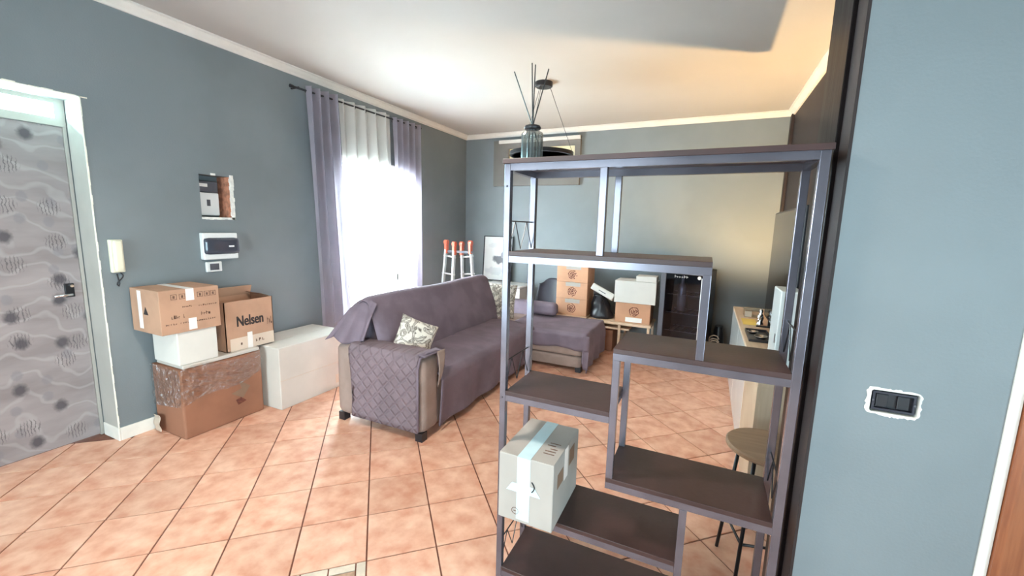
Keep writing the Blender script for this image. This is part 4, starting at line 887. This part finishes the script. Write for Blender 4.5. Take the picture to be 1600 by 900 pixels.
MB().lathe([(0.0, 0.0), (0.045, 0.0), (0.048, 0.01), (0.048, 0.26), (0.040, 0.30), (0.018, 0.34), (0.016, 0.42), (0.018, 0.425), (0.0, 0.43)], (0, 0, 0), 24).build('body', 'aluminium', br, smooth=True, local=True)
MB().lathe([(0.0485, 0.06), (0.0492, 0.06), (0.0492, 0.18), (0.0485, 0.18)], (0, 0, 0), 24).build('label_strip', 'paper_white', br, local=True)

# dark bag with a pale cord on the floor beside the cooler
fb = thing('floor_bag', 'dark crumpled bag with a beige cord on the floor right of the wine cooler', 'bag', (0.21, 5.62, 0))
def fbag(u, v):
    a = u * 2 * math.pi; rr = (1 - 0.5 * v ** 1.6) * (1 + 0.16 * noise.noise(Vector((math.cos(a) * 2, math.sin(a) * 2, v * 4 + 9))))
    return (0.21 + 0.085 * rr * math.cos(a), 5.62 + 0.16 * rr * math.sin(a), 0.002 + 0.40 * v)
MB().grid(fbag, 26, 14).add([Vector(fbag(k / 26, 1.0)) for k in range(26)], [tuple(range(26))]).build('body', 'black_plastic', fb, smooth=True)
MB().tube([(0.16 + 0.055 * math.cos(t * 0.8), 5.455 + 0.02 * math.sin(t * 0.5), 0.27 + 0.05 * math.sin(t * 0.8) - 0.004 * t) for t in range(26)], 0.007, 6).build('cord', 'carton_light', fb, smooth=True)
# ------------------------------------------------------------------ sideboard, television, stool
CF, CT = 0.300, 0.775
sbd = thing('sideboard', 'oak topped sideboard with glossy white door along the dark wall', 'sideboard', (0.52, 3.65, 0))
MB().box(CF + 0.018, 0.752, 2.45, 4.90, 0.06, CT - 0.025).build('body', 'oak', sbd)
MB().box(CF, 0.752, 2.44, 4.91, CT - 0.025, CT).build('top', 'oak', sbd, bevel=0.002)
ys = [(2.45, 3.10, 'oak'), (3.104, 4.00, 'gloss_white'), (4.004, 4.90, 'gloss_white')]
for a, b, m_ in ys:
    d_ = MB().box(CF, CF + 0.018, a + 0.002, b - 0.002, 0.065, CT - 0.028).build('door', m_, sbd, bevel=0.0015)
MB().box(CF + 0.03, 0.74, 2.48, 4.87, 0, 0.06).build('plinth', 'gloss_white', sbd)
tv = thing('television', 'flat black television standing on the sideboard', 'television', (0.52, 3.52, CT))
MB().box(0.492, 0.535, 2.91, 4.13, 0.845, 1.715).build('body', 'black_plastic', tv, bevel=0.005)
MB().box(0.4895, 0.4925, 2.922, 4.118, 0.865, 1.703).build('screen', 'screen', tv)
for y in (3.1, 3.94): MB().bar((0.512, y, 0.85), (0.512, y + 0.0, CT + 0.012), 0.02).box(0.42, 0.61, y - 0.015, y + 0.015, CT + 0.0005, CT + 0.012).build('foot', 'black_metal', tv)
# warm lamp behind the screen
ul = thing('uplight_lamp', 'small warm uplight hidden behind the television', 'lamp', (0.685, 4.25, CT))
MB().lathe([(0.0, CT + 0.0005), (0.035, CT + 0.0005), (0.030, CT + 0.012), (0.022, CT + 0.02), (0.022, CT + 0.07), (0.036, CT + 0.10), (0.030, CT + 0.098), (0.016, CT + 0.07), (0.0, CT + 0.066)], (0.685, 4.25, 0), 20).build('body', 'black_metal', ul, smooth=True)
sl = bpy.data.lights.new('uplight_bulb', 'SPOT'); sl.energy = 120; sl.color = (1.0, 0.66, 0.28); sl.spot_size = math.radians(168); sl.spot_blend = 0.5; sl.shadow_soft_size = 0.015
so_ = bpy.data.objects.new('uplight_bulb', sl); COL.objects.link(so_); so_.parent = ul; so_.location = (0, 0, 0.10); so_.rotation_euler = (math.pi - 0.22, 0.12, 0)
# things on the sideboard
wp_ = thing('white_console', 'upright white console box standing on the near end of the sideboard', 'console', (0.43, 2.68, CT))
MB().box(0.378, 0.485, 2.60, 2.86, CT + 0.004, 1.243).build('body', 'gloss_white', wp_, bevel=0.006)
MB().box(0.37, 0.495, 2.62, 2.84, CT + 0.0003, CT + 0.006).build('foot', 'black_plastic', wp_)
MB().box(0.3765, 0.3785, 2.64, 2.66, 0.95, 1.0).build('vent', 'black_plastic', wp_)
cb = thing('clear_box', 'clear plastic box at the far end of the sideboard', 'box', (0.42, 4.42, CT))
MB().box(0.36, 0.50, 4.34, 4.50, CT + 0.0005, CT + 0.06).build('body', 'clear_plastic', cb, bevel=0.004)
MB().box(0.355, 0.505, 4.335, 4.505, CT + 0.0605, CT + 0.072).build('lid', 'clear_plastic', cb, bevel=0.002)
MB().box(0.365, 0.42, 4.345, 4.355, CT + 0.005, CT + 0.055).build('label_strip', 'tape_white', cb)
yp = MB().box(0.33, 0.44, 3.98, 4.25, CT + 0.0003, CT + 0.003).build('yellow_paper', 'yellow_paper', None); tag(recenter(yp), 'yellow sheet of paper on the sideboard beside the clear box', 'paper')
fg = thing('figurine', 'small silver figurine standing on the sideboard beside the television', 'figurine', (0.455, 4.02, CT))
MB().lathe([(0.0, CT + 0.0005), (0.028, CT + 0.0005), (0.03, CT + 0.01), (0.018, CT + 0.03), (0.026, CT + 0.06), (0.018, CT + 0.09), (0.010, CT + 0.10), (0.017, CT + 0.118), (0.012, CT + 0.135), (0.0, CT + 0.14)], (0.455, 4.02, 0), 18).build('body', 'chrome', fg, smooth=True)
MB().tube([(0.455, 3.995, CT + 0.085), (0.44, 3.97, CT + 0.06), (0.435, 3.975, CT + 0.04)], 0.006, 6).build('arm', 'chrome', fg, smooth=True)
MB().tube([(0.455, 4.045, CT + 0.085), (0.44, 4.07, CT + 0.06), (0.435, 4.065, CT + 0.04)], 0.006, 6).build('arm', 'chrome', fg, smooth=True)
ty = thing('black_tray', 'black tray on the sideboard in front of the television', 'tray', (0.40, 3.55, CT))
MB().box(0.325, 0.475, 3.36, 3.74, CT + 0.0005, CT + 0.006).box(0.325, 0.331, 3.36, 3.74, CT + 0.006, CT + 0.02).box(0.469, 0.475, 3.36, 3.74, CT + 0.006, CT + 0.02).box(0.331, 0.469, 3.36, 3.366, CT + 0.006, CT + 0.02).box(0.331, 0.469, 3.734, 3.74, CT + 0.006, CT + 0.02).build('body', 'black_plastic', ty)
for k, (x, y, r_, lab) in enumerate(((0.37, 3.62, 0.035, 'round silver dish lying in the black tray, the farther one'), (0.41, 3.47, 0.045, 'round silver dish lying in the black tray, the nearer one'))):
    ds = MB().lathe([(0.0, 0.0), (r_ * 0.6, 0.0), (r_, 0.018), (r_ * 0.95, 0.020), (r_ * 0.55, 0.004), (0.0, 0.004)], (0, 0, 0), 24).build('silver_dish', 'chrome', None, smooth=True, local=True); ds.location = (x, y, CT + 0.0062); tag(ds, lab, 'dish', 'silver dishes in the tray')
# bar stool
stx, sty, stz = 0.318, 2.05, 0.62
st = thing('bar_stool', 'round wooden stool with thin black metal legs behind the shelving unit', 'stool', (stx, sty, 0))
MB().lathe([(0.0, stz - 0.026), (0.160, stz - 0.026), (0.168, stz - 0.018), (0.168, stz - 0.006), (0.162, stz), (0.0, stz)], (stx, sty, 0), 48).build('seat', 'oak_stool', st)
lg = []
for a in (math.radians(60), math.radians(150), math.radians(240), math.radians(330)):
    p0 = Vector((stx + 0.115 * math.cos(a), sty + 0.115 * math.sin(a), stz - 0.026)); p1 = Vector((stx + 0.175 * math.cos(a), sty + 0.175 * math.sin(a), 0)); lg.append((p0, p1))
    MB().tube([p0, p1], 0.008, 8).build('leg', 'black_metal', st, smooth=True)
for k in range(4):
    f = 0.66; A = lg[k][0].lerp(lg[k][1], f); B = lg[(k + 1) % 4][0].lerp(lg[(k + 1) % 4][1], f); MB().tube([A, B], 0.006, 8).build('footrest', 'black_metal', st, smooth=True)
# ------------------------------------------------------------------ added ceiling lamp, unseen above the frame, to light the near room
cl = thing('added_ceiling_lamp', 'round warm lamp added out of view to light the near half of the room', 'lamp', (-1.3, 0.85, ZC))
MB().lathe([(0.0, ZC - 0.03), (0.10, ZC - 0.03), (0.11, ZC)], (-1.3, 0.85, 0), 32).build('canopy', 'white_paint', cl)
MB().tube([(-1.3, 0.85, ZC - 0.03), (-1.3, 0.85, ZC - 0.20)], 0.01, 8).build('stem', 'white_paint', cl)
pt = bpy.data.lights.new('added_ceiling_bulb', 'SPOT'); pt.energy = 62; pt.color = (1.0, 0.93, 0.82); pt.shadow_soft_size = 0.14; pt.spot_size = math.radians(160); pt.spot_blend = 0.6
MB().lathe([(0.02, ZC - 0.19), (0.10, ZC - 0.21), (0.20, ZC - 0.30), (0.195, ZC - 0.30), (0.095, ZC - 0.215), (0.02, ZC - 0.195)], (-1.3, 0.85, 0), 32).build('shade', 'white_paint', cl, smooth=True)
po_ = bpy.data.objects.new('added_ceiling_bulb', pt); COL.objects.link(po_); po_.parent = cl; po_.location = (0, 0, -0.36)
bpy.context.view_layer.update()
